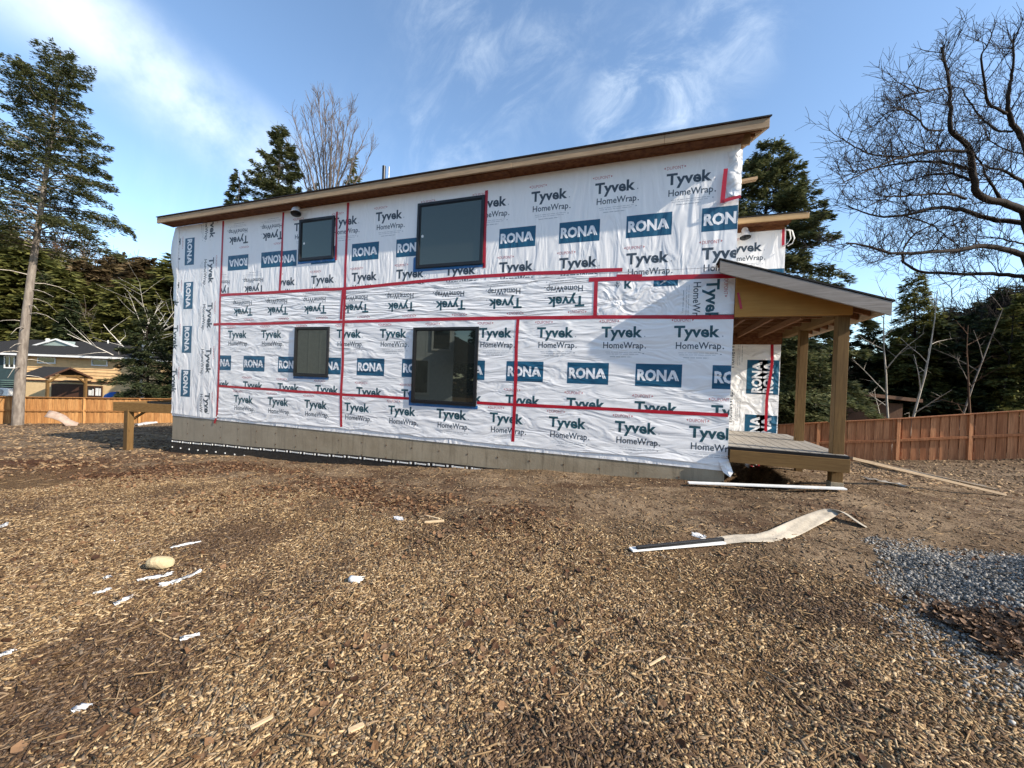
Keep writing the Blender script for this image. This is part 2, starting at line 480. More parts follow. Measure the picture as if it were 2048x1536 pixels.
def ground_material():
    mt, gg, b = material('yard_soil')
    co = gg.n('ShaderNodeTexCoord').outputs['Object']
    at_ = gg.n('ShaderNodeAttribute', attribute_name='cover')
    sp = gg.n('ShaderNodeSeparateColor'); gg.l(at_.outputs['Color'], sp.inputs[0])
    chips, grav, leaf = sp.outputs[0], sp.outputs[1], sp.outputs[2]
    n1 = gg.noise(co, 1.3, 6, 0.65); n2 = gg.noise(co, 9, 6, 0.7); n3 = gg.noise(gg.scale(co, (1, 1.6, 1)), 38, 5, 0.75)
    dirt = gg.mix(gg.ramp(n1, 0.35, 0.68), (0.130, 0.086, 0.050, 1), (0.28, 0.20, 0.125, 1))
    n0 = gg.noise(gg.scale(co, (.7, 1.5, 1)), .8, 4, .6, .8)
    dirt = gg.mix(gg.m('MULTIPLY', gg.ramp(n0, 0.50, 0.62), .8), dirt, (0.070, 0.038, 0.022, 1))
    dirt = gg.mix(gg.ramp(n2, 0.52, 0.70), dirt, (0.075, 0.045, 0.026, 1))
    dirt = gg.mix(gg.m('MULTIPLY', gg.ramp(n3, 0.50, 0.66), 0.75), dirt, (0.055, 0.032, 0.018, 1))
    dirt = gg.mix(gg.m('MULTIPLY', gg.ramp(n3, 0.46, 0.34), 0.5), dirt, (0.38, 0.29, 0.19, 1))
    mulch = gg.mix(gg.ramp(n3, 0.36, 0.60), (0.26, 0.165, 0.08, 1), (0.055, 0.030, 0.015, 1))
    mulch = gg.mix(gg.m('MULTIPLY', gg.ramp(n1, 0.5, 0.75), 0.5), mulch, (0.06, 0.036, 0.02, 1))
    lf = gg.mix(gg.ramp(n3, 0.42, 0.6), (0.13, 0.055, 0.025, 1), (0.03, 0.014, 0.008, 1))
    gv = gg.mix(gg.ramp(n3, 0.4, 0.6), (0.19, 0.184, 0.172, 1), (0.055, 0.054, 0.05, 1))
    c = gg.mix(chips, dirt, mulch)
    c = gg.mix(leaf, c, lf)
    c = gg.mix(grav, c, gv)
    gg.l(c, b.inputs['Base Color'])
    b.inputs['Roughness'].default_value = 0.95; b.inputs['Specular IOR Level'].default_value = 0.1
    h = gg.m('ADD', gg.m('MULTIPLY', n2, 0.05), gg.m('MULTIPLY', n3, 0.022))
    bn = gg.n('ShaderNodeBump'); bn.inputs['Strength'].default_value = 0.9; bn.inputs['Distance'].default_value = 1.0
    gg.l(h, bn.inputs['Height']); gg.l(bn.outputs[0], b.inputs['Normal'])
    return mt


gx = axis_pts(-600, 600, -9, 6.0, 0.075); gy = axis_pts(-600, 600, 0.2, 9.0, 0.075)
XX, YY = np.meshgrid(gx, gy)
ZZ = terrain(XX, YY)
nx_, ny_ = len(gx), len(gy)
ii = np.arange(nx_ - 1)[None] + np.arange(ny_ - 1)[:, None] * nx_
FQ = np.stack([ii, ii + 1, ii + nx_ + 1, ii + nx_], -1).reshape(-1, 4)
gme = np_mesh('ground', np.stack([XX, YY, ZZ], -1).reshape(-1, 3), FQ, ground_material(), smooth=True)
ca = gme.color_attributes.new('cover', 'FLOAT_COLOR', 'POINT')
ca.data.foreach_set('color', np.stack([chippy(XX, YY), gravelly(XX, YY), leafy(XX, YY), np.ones_like(XX)], -1).astype(np.float32).ravel())
tag(link('ground', gme), kind='structure')

# ------------------------------------------------------------------ loose ground cover (nobody could count it)
def scatter_boxes(n, xs, ys, L, Wd, T, tilt, lift=0.0, bend=0.0):
    """n little boxes lying on the ground: five faces each"""
    n = len(xs)
    zs = terrain(xs, ys) + lift
    a = rng.uniform(0, 2 * np.pi, n); p = rng.normal(0, tilt, n); r = rng.normal(0, tilt, n)
    u = np.stack([np.cos(a) * np.cos(p), np.sin(a) * np.cos(p), np.sin(p)], 1)
    w = np.stack([-np.sin(a) * np.cos(r), np.cos(a) * np.cos(r), np.sin(r)], 1)
    t = np.cross(u, w)
    c = np.stack([xs, ys, zs + np.abs(np.sin(p)) * L * .25 + T * .5], 1)
    sg = np.array([(-1, -1), (1, -1), (1, 1), (-1, 1)], float)
    V = np.empty((n, 8, 3))
    tw = rng.uniform(.45, 1.0, (n, 4))
    for k in range(4):
        e = u * (sg[k, 0] * L / 2)[:, None] + w * (sg[k, 1] * Wd / 2 * tw[:, k])[:, None]
        V[:, k] = c + e - t * (T / 2)[:, None]; V[:, k + 4] = c + e + t * (T / 2)[:, None]
    fc = np.array([(4, 5, 6, 7), (0, 1, 5, 4), (1, 2, 6, 5), (2, 3, 7, 6), (3, 0, 4, 7)])
    Fq = (np.arange(n)[:, None, None] * 8 + fc[None]).reshape(-1, 4)
    return V.reshape(-1, 3), Fq


def polar(n, r0, r1, power, a0=-1.35, a1=1.1):
    """random points in front of the viewer, denser close by"""
    q = rng.uniform(0, 1, n); e = 2 - power
    r = (r0 ** e + q * (r1 ** e - r0 ** e)) ** (1 / e)
    a = rng.uniform(a0, a1, n)
    return r * np.sin(a), r * np.cos(a)


M['chips'] = island('wood_chip', [(0.06, 0.035, 0.018), (0.125, 0.075, 0.037), (0.19, 0.118, 0.058), (0.09, 0.054, 0.028), (0.27, 0.175, 0.086), (0.35, 0.24, 0.12), (0.50, 0.37, 0.215), (0.17, 0.13, 0.09), (0.14, 0.076, 0.036), (0.40, 0.28, 0.145)])
M['dark_chips'] = island('dark_wood_chip', [(0.03, 0.018, 0.011), (0.06, 0.035, 0.020), (0.10, 0.060, 0.033), (0.045, 0.026, 0.016), (0.15, 0.095, 0.052), (0.09, 0.065, 0.048), (0.24, 0.16, 0.09)])  # second, darker chip palette
x_, y_ = polar(900000, 0.7, 9.5, 1.15)
keep = rng.uniform(0, 1, len(x_)) < np.clip(chippy(x_, y_) * np.clip(.05 + 1.5 * (vnoise(x_, y_, .8, 21) * .55 + vnoise(x_, y_, .22, 22) * .45), .1, 1) + .04, 0, 1)
x_, y_ = x_[keep], y_[keep]
n_ = len(x_)
sz = np.clip(np.exp(rng.normal(0, .52, n_)), .25, 2.2)
V_, F_ = scatter_boxes(n_, x_, y_, 0.0118 * sz * rng.uniform(.6, 1.8, n_), 0.0048 * sz * rng.uniform(.6, 1.7, n_), np.clip(0.0025 * sz, .0012, .005), .27)
dark_patch = vnoise(x_, y_, 1.15, 31) * .6 + vnoise(x_, y_, .4, 32) * .4 + np.clip(x_ - .3, 0, 2) * .05 + rng.normal(0, .11, n_) > .60  # noise patches that take the darker palette, more often towards the right
tag(link('wood_chips', np_mesh('wood_chips', V_, F_, [M['chips'], M['dark_chips']], np.repeat(dark_patch.astype(int), 5))), 'shredded wood chip mulch covering the front yard', 'wood chips', kind='stuff')

M['twig'] = island('twig_bits', [(0.05, 0.03, 0.02), (0.12, 0.075, 0.04), (0.30, 0.20, 0.10), (0.22, 0.16, 0.11)])
x_, y_ = polar(9000, 0.9, 11, 1.1)
n_ = len(x_)
V_, F_ = scatter_boxes(n_, x_, y_, rng.uniform(.05, .17, n_), rng.uniform(.003, .007, n_), rng.uniform(.003, .006, n_), .18)
tag(link('twig_litter', np_mesh('twig_litter', V_, F_, M['twig'])), 'thin broken twigs strewn over the mulch and dirt', 'twigs', kind='stuff')

M['dirtbits'] = island('dirt_crumbs', [(0.10, 0.065, 0.04), (0.20, 0.14, 0.085), (0.24, 0.17, 0.105), (0.06, 0.035, 0.02), (0.07, 0.04, 0.024), (0.34, 0.27, 0.18)])
x_, y_ = polar(46000, 3.2, 16, .9, -1.45, 1.15)
keep = (rng.uniform(0, 1, len(x_)) > chippy(x_, y_)) & ~((y_ > 6.5) & (x_ > -11.8) & (x_ < 1.25))
x_, y_ = x_[keep], y_[keep]; n_ = len(x_)
sz = np.clip(np.exp(rng.normal(0, .5, n_)), .2, 2.2)
V_, F_ = scatter_boxes(n_, x_, y_, 0.017 * sz, 0.008 * sz, 0.0035 * sz, .2)
tag(link('dirt_clods', np_mesh('dirt_clods', V_, F_, M['dirtbits'])), 'crumbs of dirt, bark and straw on the bare soil by the house', 'dirt', kind='stuff')

x_, y_ = polar(42000, 11, 36, .7, -1.5, 1.15)
keep = ~((y_ > 6.4) & (x_ > -11.9) & (x_ < 2.6)); x_, y_ = x_[keep], y_[keep]; n_ = len(x_)
sz = np.clip(np.exp(rng.normal(0, .5, n_)), .3, 1.7)
V_, F_ = scatter_boxes(n_, x_, y_, 0.06 * sz, 0.035 * sz, 0.012 * sz, .25)
tag(link('yard_debris', np_mesh('yard_debris', V_, F_, island('straw_bits', [(.30, .20, .11), (.19, .125, .068), (.11, .066, .038), (.36, .25, .14), (.06, .036, .022)]))), 'bark crumbs and straw on the far yard towards both fences', 'debris', kind='stuff')

M['leaf'] = island('dead_leaf', [(0.045, 0.022, 0.013), (0.095, 0.046, 0.024), (0.15, 0.080, 0.040), (0.24, 0.14, 0.075), (0.12, 0.075, 0.047)], trans=0.15)


def leaves(name, xs, ys, size, lift, label):
    n = len(xs)
    zs = terrain(xs, ys) + lift
    a = rng.uniform(0, 2 * np.pi, n); p = rng.normal(0, .5, n); r = rng.normal(0, .5, n)
    u = np.stack([np.cos(a) * np.cos(p), np.sin(a) * np.cos(p), np.sin(p)], 1)
    w = np.stack([-np.sin(a) * np.cos(r), np.cos(a) * np.cos(r), np.sin(r)], 1)
    t = np.cross(u, w)
    L = size * rng.uniform(.6, 1.4, n)
    c = np.stack([xs, ys, zs], 1)
    prof = [(-.5, 0, 0.12), (-.15, .34, .10), (.2, .30, .05), (.5, 0, .18), (.2, -.30, .05), (-.15, -.34, .10), (-.15, 0, 0), (.2, 0, 0)]
    V = np.stack([c + u * (L * q[0])[:, None] + w * (L * q[1])[:, None] + t * (L * q[2])[:, None] for q in prof], 1)
    fc = np.array([(0, 6, 1, 1), (1, 6, 7, 2), (2, 7, 3, 3), (3, 7, 4, 4), (4, 7, 6, 5), (5, 6, 0, 0)])
    me = bpy.data.meshes.new(name)
    # triangles and quads together
    faces = []
    tri = [(0, 6, 1), (2, 7, 3), (3, 7, 4), (5, 6, 0)]; quad = [(1, 6, 7, 2), (4, 7, 6, 5)]
    base = np.arange(n) * 8
    for b0 in base.tolist():
        faces += [tuple(b0 + i for i in f) for f in tri] + [tuple(b0 + i for i in f) for f in quad]
    me.from_pydata(V.reshape(-1, 3).tolist(), [], faces)
    me.materials.append(M['leaf'])
    return tag(link(name, me), label, 'dead leaves', kind='stuff')


x_, y_ = polar(60000, 1.0, 13, .9, -1.4, 1.15)
keep = (rng.uniform(0, 1, len(x_)) < leafy(x_, y_) * .9 + .012) & ~((y_ > 6.5) & (x_ > -11.8) & (x_ < 1.25))
leaves('leaf_litter', x_[keep], y_[keep], .05, .010, 'brown dead leaves drifted in the ruts of the yard')
n_ = 1900
LP = spot_of(1962, 1268)[:2]
a_ = rng.uniform(0, 2 * np.pi, n_); r_ = np.abs(rng.normal(0, .105, n_)) * (1 + .5 * np.sin(a_ * 3 + 1) * .6)
M['dull_leaf'] = island('dull_leaf', [(.05, .028, .017), (.11, .066, .04), (.19, .12, .075), (.30, .20, .13), (.08, .045, .028)], trans=.15)
leaf_pile = leaves('leaf_pile', LP[0] + r_ * np.cos(a_) * .95, LP[1] + r_ * np.sin(a_) * 1.25, .042, .01 + rng.uniform(0, .07, n_), 'heap of brown dead leaves lying in the hollow of the gravel heap')
leaf_pile.data.materials[0] = M['dull_leaf']

# gravel stones: squashed octahedra
M['stone'] = island('crushed_stone', [(0.07, 0.065, 0.057), (0.14, 0.131, 0.115), (0.22, 0.206, 0.182), (0.32, 0.30, 0.265), (0.11, 0.103, 0.09), (0.44, 0.415, 0.37)], rough=0.8)
n_ = 170000
a_ = rng.uniform(0, 2 * np.pi, n_); r_ = np.sqrt(rng.uniform(0, 1, n_)) * 2.15
x_ = HEAP[0] + 1.15 * r_ * np.cos(a_); y_ = HEAP[1] + .95 * r_ * np.sin(a_)
r__ = np.hypot((x_ - HEAP[0]) / 1.15, (y_ - HEAP[1]) / .95)
keep = (rng.uniform(0, 1, n_) < np.maximum(gravelly(x_, y_), .40 * np.clip((2.1 - r__) / .7, 0, 1) * (y_ < HEAP[1] - .35) * np.clip((x_ - 1.45) * 2.2, 0, 1))) & (np.hypot(x_ - LP[0], (y_ - LP[1]) * .8) > rng.uniform(.05, .30, n_))
x_, y_ = x_[keep], y_[keep]; n_ = len(x_)
zs = terrain(x_, y_) + .004
R_ = .0095 * np.clip(np.exp(rng.normal(0, .42, n_)), .4, 1.9)
Q = rng.normal(0, 1, (n_, 3, 3)); Q = np.linalg.qr(Q)[0]
ax = R_[:, None] * rng.uniform(.55, 1.25, (n_, 3))
P6 = [Q[:, :, i] * ax[:, i:i + 1] * s for i in range(3) for s in (1, -1)]
V_ = np.stack([np.stack([x_, y_, zs], 1) + p for p in P6], 1).reshape(-1, 3)
fc = np.array([(0, 2, 4), (2, 1, 4), (1, 3, 4), (3, 0, 4), (2, 0, 5), (1, 2, 5), (3, 1, 5), (0, 3, 5)])
F_ = (np.arange(n_)[:, None, None] * 6 + fc[None]).reshape(-1, 3)
tag(link('gravel_heap', np_mesh('gravel_heap', V_, F_, M['stone'])), 'low heap of grey crushed stone spread on the mulch', 'gravel', kind='stuff')

# ------------------------------------------------------------------ the house under construction
WY = 6.55                      # plane of the front wall
XL, XR, ZT, ZB = -11.70, 1.18, 5.22, 0.36
house = empty('house_under_construction', (-5.2, WY, -0.4),
              'unfinished two storey house wrapped in white printed sheeting with red seam tape', 'house')

# --- lettering
_gc = {}
def glyphs(text, bold=0.0, w=None, h=1.0):
    """flat lettering as (points, faces): cap height h, width w, from the left baseline"""
    key = (text, bold)
    if key not in _gc:
        cu = bpy.data.curves.new('lettering', 'FONT')
        cu.body = text; cu.offset = bold; cu.resolution_u = 2; cu.size = 1.0
        ob = bpy.data.objects.new('lettering', cu); C.objects.link(ob)
        bpy.context.view_layer.update()
        ev = ob.evaluated_get(bpy.context.evaluated_depsgraph_get())
        me = ev.to_mesh()
        P = np.array([v.co[:2] for v in me.vertices]); Fs = [tuple(p.vertices) for p in me.polygons]
        ev.to_mesh_clear()
        bpy.data.objects.remove(ob); bpy.data.curves.remove(cu)
        P[:, 0] -= P[:, 0].min()
        _gc[key] = (P, Fs)
    P, Fs = _gc[key]
    P = P.copy()
    P[:, 1] *= h / 0.70
    P[:, 0] *= (w / P[:, 0].max()) if w else h / 0.70
    return P, Fs


def rect(u0, v0, u1, v1): return np.array([(u0, v0), (u1, v0), (u1, v1), (u0, v1)]), [(0, 1, 2, 3)]


SLOT = {'paper': 0, 'teal': 1, 'grey': 2, 'blue': 3, 'white': 4, 'red': 5, 'fine': 6}


class Sheet:
    """one sheet of house wrap: base polygon plus its prints, cut to the sheet's outline"""
    def __init__(s, x0, z0, x1, z1, mode, y=WY, wob=0.0):
        s.b = (x0, z0, x1, z1); s.mode = mode; s.y = y; s.wob = wob
        s.parts = []
    def put(s, shape, slot, ox, oz, rot=0, lift=0.0012):
        P, Fs = shape
        c, n = {0: (1, 0), 90: (0, 1), 180: (-1, 0), 270: (0, -1)}[rot]
        Q = np.stack([P[:, 0] * c - P[:, 1] * n + ox, P[:, 0] * n + P[:, 1] * c + oz], 1)
        s.parts.append((Q, Fs, SLOT[slot], lift))
    # (ox, oz) is where the T of the word starts on its baseline; du/dv run along / up the lettering
    def at(s, ox, oz, rot, du, dv):
        c, n = {0: (1, 0), 90: (0, 1), 180: (-1, 0), 270: (0, -1)}[rot]
        return ox + du * c - dv * n, oz + du * n + dv * c
    def tyvek(s, ox, oz, rot=0, col='teal'):
        P = lambda sh, sl, du, dv, lf=0.0012: s.put(sh, sl, *s.at(ox, oz, rot, du, dv), rot, lf)
        P(glyphs('Tyvek', 0.031, 0.645, 0.172), col, 0, 0)
        P(rect(0, 0, .018, .018), 'fine', .675, 0)
        P(glyphs('HomeWrap', 0.012, 0.635, 0.105), 'grey', 0.035, -0.185)
        P(rect(0, 0, .018, .018), 'grey', .69, -.185)
        P(glyphs('DUPONT', 0.0, 0.24, 0.052), 'red', 0.0, 0.235)
        for sx, q in ((-1, -.045), (1, .285)):
            P((np.array([(0, .03), (.026 * 1, .012), (.026, .048)]) if sx < 0 else np.array([(.026, .03), (0, .048), (0, .012)]), [(0, 1, 2)]), 'red', q - (0.0 if sx < 0 else .03), .235)
        for dv, w0, w1, hh in ((-.252, .075, .63, .007), (-.283, .09, .60, .007), (-.33, .15, .50, .010)):
            u = w0; r = random.Random(int(dv * -1000))
            while u < w1:
                k = r.uniform(.03, .09); P(rect(0, 0, min(k, w1 - u), hh), 'fine', u, dv); u += k + .012
        P(rect(0, 0, .02, .016), 'fine', .66, -.275)
    def rona(s, ox, oz, rot=0):
        """blue block from (ox, oz) lower left, .69 x .36"""
        P = lambda sh, sl, du, dv, lf: s.put(sh, sl, *s.at(ox, oz, rot, du, dv), rot, lf)
        P(rect(0, 0, .69, .36), 'blue', 0, 0, .0012)
        P(glyphs('RON', 0.045, 0.44, 0.165), 'white', .028, .098, .0022)
        A = lambda pts: (np.array(pts, float), [tuple(range(len(pts)))])
        P(A([(0, 0), (.045, 0), (.105, .165), (.06, .165)]), 'white', .475, .098, .0022)
        P(A([(.02, .03), (.095, .03), (.095, .06), (.032, .06)]), 'white', .475, .098, .0026)
        P(A([(.105, .165), (.082, .11), (.125, 0), (.146, 0)]), 'white', .475, .098, .0030)
        P(A([(.118, .150), (.108, .122), (.156, 0), (.178, 0)]), 'white', .475, .098, .0022)
    def build(s, parent, holes=()):
        bm = bmesh.new()
        x0, z0, x1, z1 = s.b
        for Q, Fs, sl, lf in s.parts:
            vs = [bm.verts.new((p[0], s.y - lf, p[1])) for p in Q]
            for f in Fs:
                try: fa = bm.faces.new([vs[i] for i in f])
                except ValueError: continue
                fa.material_index = sl
        for co, no in (((x0 + .004, 0, 0), (-1, 0, 0)), ((x1 - .004, 0, 0), (1, 0, 0)), ((0, 0, z0 + .004), (0, 0, -1)), ((0, 0, z1 - .004), (0, 0, 1))):
            bmesh.ops.bisect_plane(bm, geom=bm.verts[:] + bm.edges[:] + bm.faces[:], plane_co=co, plane_no=no, clear_outer=True, dist=1e-6)
        for f in bm.faces:
            f.normal_update()
            if f.normal.y > 0: f.normal_flip()
        # base: wavy lower edge where the sheet hangs free
        k = 60
        xs = np.linspace(x0, x1, k + 1)
        zb = z0 + (s.wob * (vnoise(xs, xs * 0, .35, 3) - .5 + .6 * (vnoise(xs, xs * 0, 1.7, 4) - .5)) if s.wob else 0 * xs)
        lo = [bm.verts.new((float(a), s.y - (0.012 * float(vnoise(np.array([a]), np.array([0.]), .3, 7)[0]) if s.wob else 0), float(b))) for a, b in zip(xs, zb)]
        mid = [bm.verts.new((float(a), s.y, z0 + .12)) for a in xs]
        hi = [bm.verts.new((float(a), s.y, z1)) for a in xs]
        for a, b in ((lo, mid), (mid, hi)):
            for i in range(k): bm.faces.new((a[i], a[i + 1], b[i + 1], b[i])).material_index = 0
        me = bpy.data.meshes.new('house_wrap'); bm.to_mesh(me); bm.free()
        for key in SLOT: me.materials.append(wm(s.mode, key))
        return link('house_wrap', me, parent)


P_ = 1.1155
# lower main sheet
sh = Sheet(-9.97, 1.13, XR, 2.675, 'lower')
for k in range(-1, 11):
    x = 0.36 - P_ * k
    sh.tyvek(x, 2.335)
    sh.rona(x - 0.55, 1.545)
    sh.tyvek(x - 0.545, 1.125)
sh.build(house)
# bottom sheet
sh = Sheet(-9.97, ZB + .04, XR, 1.13, 'lower', wob=.05)
for k in range(-1, 10): sh.tyvek(0.635 - P_ * k, 0.785)
sh.build(house)
# upper main sheet
sh = Sheet(-7.99, 3.39, XR, ZT, 'upper')
for k in range(-1, 9):
    x = 0.16 - P_ * k
    sh.tyvek(x, 4.735, col='grey'); sh.rona(x + 0.53, 3.95); sh.tyvek(x + 0.55, 3.525, col='grey')
sh.build(house)
# upside down sheet at the upper left
sh = Sheet(-9.97, 3.39, -7.99, ZT, 'upper')
for k in range(3):
    x = -7.98 - P_ * k
    sh.tyvek(x, 4.765, 180, 'grey'); sh.rona(x + .03, 4.325, 180); sh.tyvek(x - .545, 3.555, 180, 'grey')
sh.build(house)
# upside down band along the floor line
sh = Sheet(-9.97, 2.675, -0.875, 3.39, 'band')
for k in range(8): sh.tyvek(-1.06 - P_ * k, 3.03, 180)
sh.build(house)
# small crumpled patch by the porch
sh = Sheet(-0.875, 3.275, XR, 3.39, 'upper')
for k in (-1, 0, 1): sh.tyvek(.16 - P_ * k + .55, 3.525, col='grey')
sh.build(house)
sh = Sheet(-0.875, 2.66, XR, 3.275, 'crumple')
sh.tyvek(.80, 3.215, 270)
sh.put(rect(0, 0, .36, .2), 'blue', .03, 3.14)
for q in (0, .05, .10): sh.put((np.array([(0, 0), (.025, 0), (.10, .05), (.075, .05)]), [(0, 1, 2, 3)]), 'white', .12 + q * .6, 3.17 + q * .5, 0, .0022)
sh.put(glyphs('k', .02, None, .17), 'teal', -.42, 3.13, 0); sh.put(glyphs('ap', 0, None, .08), 'grey', -.55, 3.25, 270)
sh.build(house)
# vertical sheet round the left corner
sh = Sheet(XL - .012, ZB, -9.97, ZT, 'strip', wob=.04)
for k in range(6):
    z = 5.46 - 1.125 * k
    sh.tyvek(-10.43, z, 270, 'grey'); sh.rona(-11.36, z - .57, 270); sh.tyvek(-11.72, z - .55, 270, 'grey')
sh.build(house)
# end flap at the lower right corner, standing away from the concrete
fl = MB()
fl.add([(1.05, WY - .004, .46), (1.19, WY - .01, .50), (1.25, WY - .05, .31), (1.21, WY - .07, .24), (1.12, WY - .04, .30), (1.16, WY - .05, .36)],
       [(0, 5, 1), (5, 2, 1), (5, 4, 3), (5, 3, 2), (0, 4, 5)])
fl.build('loose_wrap_flap', wm('crumple', 'paper'), house)
# ballooning flap at the upper left corner
fl = MB()
hz = np.linspace(5.20, 3.3, 14)
prof = []
for i, z in enumerate(hz):
    b = math.sin(math.pi * min(1, i / 9)) * .13 if i < 9 else 0.0
    prof.append([(XL + .10, WY - .006, z), (XL - .03 - b * .55, WY - .02 - b * .35, z), (XL - .06 - b * .5, WY + .10, z), (XL - .02, WY + .24, z)])
vs = [p for r in prof for p in r]
fs = [(4 * i + j, 4 * i + j + 1, 4 * i + j + 5, 4 * i + j + 4) for i in range(13) for j in range(3)]
fl.add(vs, fs)
fl.build('loose_wrap_flap', wm('strip', 'paper'), house, smooth=True)
# torn corner patch at the upper right
fl = MB()
pt = []
for i in range(9):
    z = 5.12 - i * .085; b = .05 + .04 * math.sin(i * 1.7)
    pt.append([(1.0 + .03 * math.sin(i), WY - .008, z), (1.09, WY - b, z - .02), (1.15, WY - .03 - .03 * math.cos(i * 2.1), z), (1.205, WY - .015, z)])
fl.add([p for r in pt for p in r], [(4 * i + j, 4 * i + j + 1, 4 * i + j + 5, 4 * i + j + 4) for i in range(8) for j in range(3)])
fl.build('loose_wrap_flap', wm('crumple', 'paper'), house, smooth=True)

# side sheet on the left gable end and sheathing box behind the sheets
b = MB()
b.box((XL, WY + .008, ZB - .05), (XR - .005, 13.2, ZT - .02))
b.box((XR - .005, 9.01, ZB - .05), (2.46, 13.2, 4.80))
b.build('wall_sheathing', wm('strip', 'paper'), house)

# seam tape
def tape(pts, w, y=WY - .003):
    """strip along a wavering line, turning its edge up a little"""
    p = np.array(pts, float); seg = np.linalg.norm(np.diff(p, axis=0), axis=1); t = np.append(0, np.cumsum(seg))
    n = max(2, int(t[-1] / .12)); q = np.linspace(0, t[-1], n + 1)
    c = np.stack([np.interp(q, t, p[:, 0]), np.interp(q, t, p[:, 1])], 1)
    sd = rng.integers(0, 999)
    T = np.gradient(c, axis=0); T /= np.linalg.norm(T, axis=1, keepdims=True); N = np.stack([-T[:, 1], T[:, 0]], 1)
    c += N * ((vnoise(q, q * 0, .7, sd % 50) - .5) * .022)[:, None]
    ww = w * (.9 + .2 * vnoise(q, q * 0, .25, sd % 31))
    b = MB()
    vs, fs = [], []
    for i in range(n + 1):
        for s in (-1, 1):
            e = c[i] + N[i] * s * ww[i] / 2; vs.append((e[0], y, e[1]))
    for i in range(n): fs.append((2 * i, 2 * i + 1, 2 * i + 3, 2 * i + 2))
    b.add(vs, fs)
    o = b.build('seam_tape', M['tape'], house)
    for f in o.data.polygons:
        if f.normal.y > 0: o.data.flip_normals(); break
    return o

tape([(-9.99, 3.375), (-6.15, 3.385), (-2.96, 3.465), (-1.2, 3.455), (-.46, 3.43)], .062, WY - .0034)
tape([(-1.0, 3.30), (-.5, 3.30), (-.2, 3.285), (1.18, 3.255)], .068, WY - .0038)
tape([(-.55, 3.335), (-.15, 3.31)], .05, WY - .0042)
tape([(-10.2, 2.665), (-8, 2.66), (-6.12, 2.68), (-.87, 2.675), (1.18, 2.635)], .062, WY - .0034)
tape([(-9.97, 1.15), (-6.05, 1.125), (-4.42, 1.12)], .055, WY - .0034)
tape([(-2.98, 1.12), (-2.2, 1.125), (1.16, 1.15)], .055, WY - .0034)
tape([(-9.965, 5.20), (-9.98, 3.3), (-9.96, 2.2), (-9.97, .40), (-10.05, .22)], .06, WY - .0046)
tape([(-7.98, 5.20), (-8.02, 3.39)], .055, WY - .0046)
tape([(-6.14, 5.20), (-6.15, 3.38), (-6.15, 1.1), (-6.12, .43)], .06, WY - .0046)
tape([(-6.205, 3.40), (-6.22, 2.72)], .06, WY - .0050)
tape([(-2.235, 2.67), (-2.25, .45)], .06, WY - .0046)
tape([(-.875, 3.29), (-.87, 2.67)], .06, WY - .0046)
tape([(-6.425, 5.04), (-6.42, 4.0)], .05, WY - .0050)
tape([(-2.935, 5.05), (-2.93, 3.62)], .06, WY - .0050)
tape([(.985, 4.84), (.955, 4.33)], .06, WY - .075)
tape([(.97, 4.36), (1.19, 4.40)], .05, WY - .08)
tape([(1.205, 2.98), (1.255, 2.74)], .03, WY - .06)
tape([(2.31, 2.6), (2.33, 2.05), (2.27, 1.4), (2.28, .73)], .05, 8.99)
tape([(2.43, 4.79), (2.44, 4.42)], .05, 8.99)

# windows
def window(x0, z0, x1, z1, sill_l=.02, sill_r=.02):
    b = MB(); t = .052
    y0, y1 = WY - .034, WY + .02
    b.box((x0, y0, z0), (x0 + t, y1, z1)); b.box((x1 - t, y0, z0), (x1, y1, z1))
    b.box((x0 + t, y0 + .001, z0), (x1 - t, y1, z0 + t)); b.box((x0 + t, y0 + .001, z1 - t), (x1 - t, y1, z1))
    # inner sash lip
    b.box((x0 + t, y0 + .014, z0 + t), (x0 + t + .018, y1, z1 - t)); b.box((x1 - t - .018, y0 + .014, z0 + t), (x1 - t, y1, z1 - t))
    b.box((x0 + t + .018, y0 + .015, z0 + t), (x1 - t - .018, y1, z0 + t + .018)); b.box((x0 + t + .018, y0 + .015, z1 - t - .018), (x1 - t - .018, y1, z1 - t))
    w = b.build('window', M['black'], house, bevel=.004)
    p = MB(); p.add([(x0 + t, WY - .006, z0 + t), (x1 - t, WY - .006, z0 + t), (x1 - t, WY - .006, z1 - t), (x0 + t, WY - .006, z1 - t)], [(0, 1, 2, 3)])
    p.build('pane', M['glass'], w)
    q = MB()
    q.add([(x0 - sill_l, WY - .005, z0 - .06), (x1 + sill_r, WY - .005, z0 - .05), (x1 + sill_r, WY - .005, z0 + .02), (x0 - sill_l, WY - .005, z0 + .02)], [(0, 1, 2, 3)])
    if sill_l > .03: q.add([(x0 - sill_l, WY - .005, z0 + .02), (x0, WY - .005, z0 + .02), (x0, WY - .005, z0 + .25), (x0 - sill_l, WY - .005, z0 + .22)], [(0, 1, 2, 3)])
    q.build('sill_flashing', M['blue_tape'], w)
    return w
window(-7.47, 4.04, -6.48, 4.96, .03, .03)
window(-4.40, 3.69, -2.965, 4.965, .07, .02)
window(-7.50, 1.475, -6.525, 2.57, .02, .02)
window(-4.40, 1.045, -2.99, 2.53, .06, .03)
for x, z in ((-4.28, 4.32), (-7.33, 4.43)):
    b = MB(); b.add([(x + .028 * math.cos(a), WY - .0085, z + .028 * math.sin(a)) for a in np.linspace(0, 2 * np.pi, 12, endpoint=False)], [tuple(range(12))])
    b.build('pane_sticker', M['white'], house)

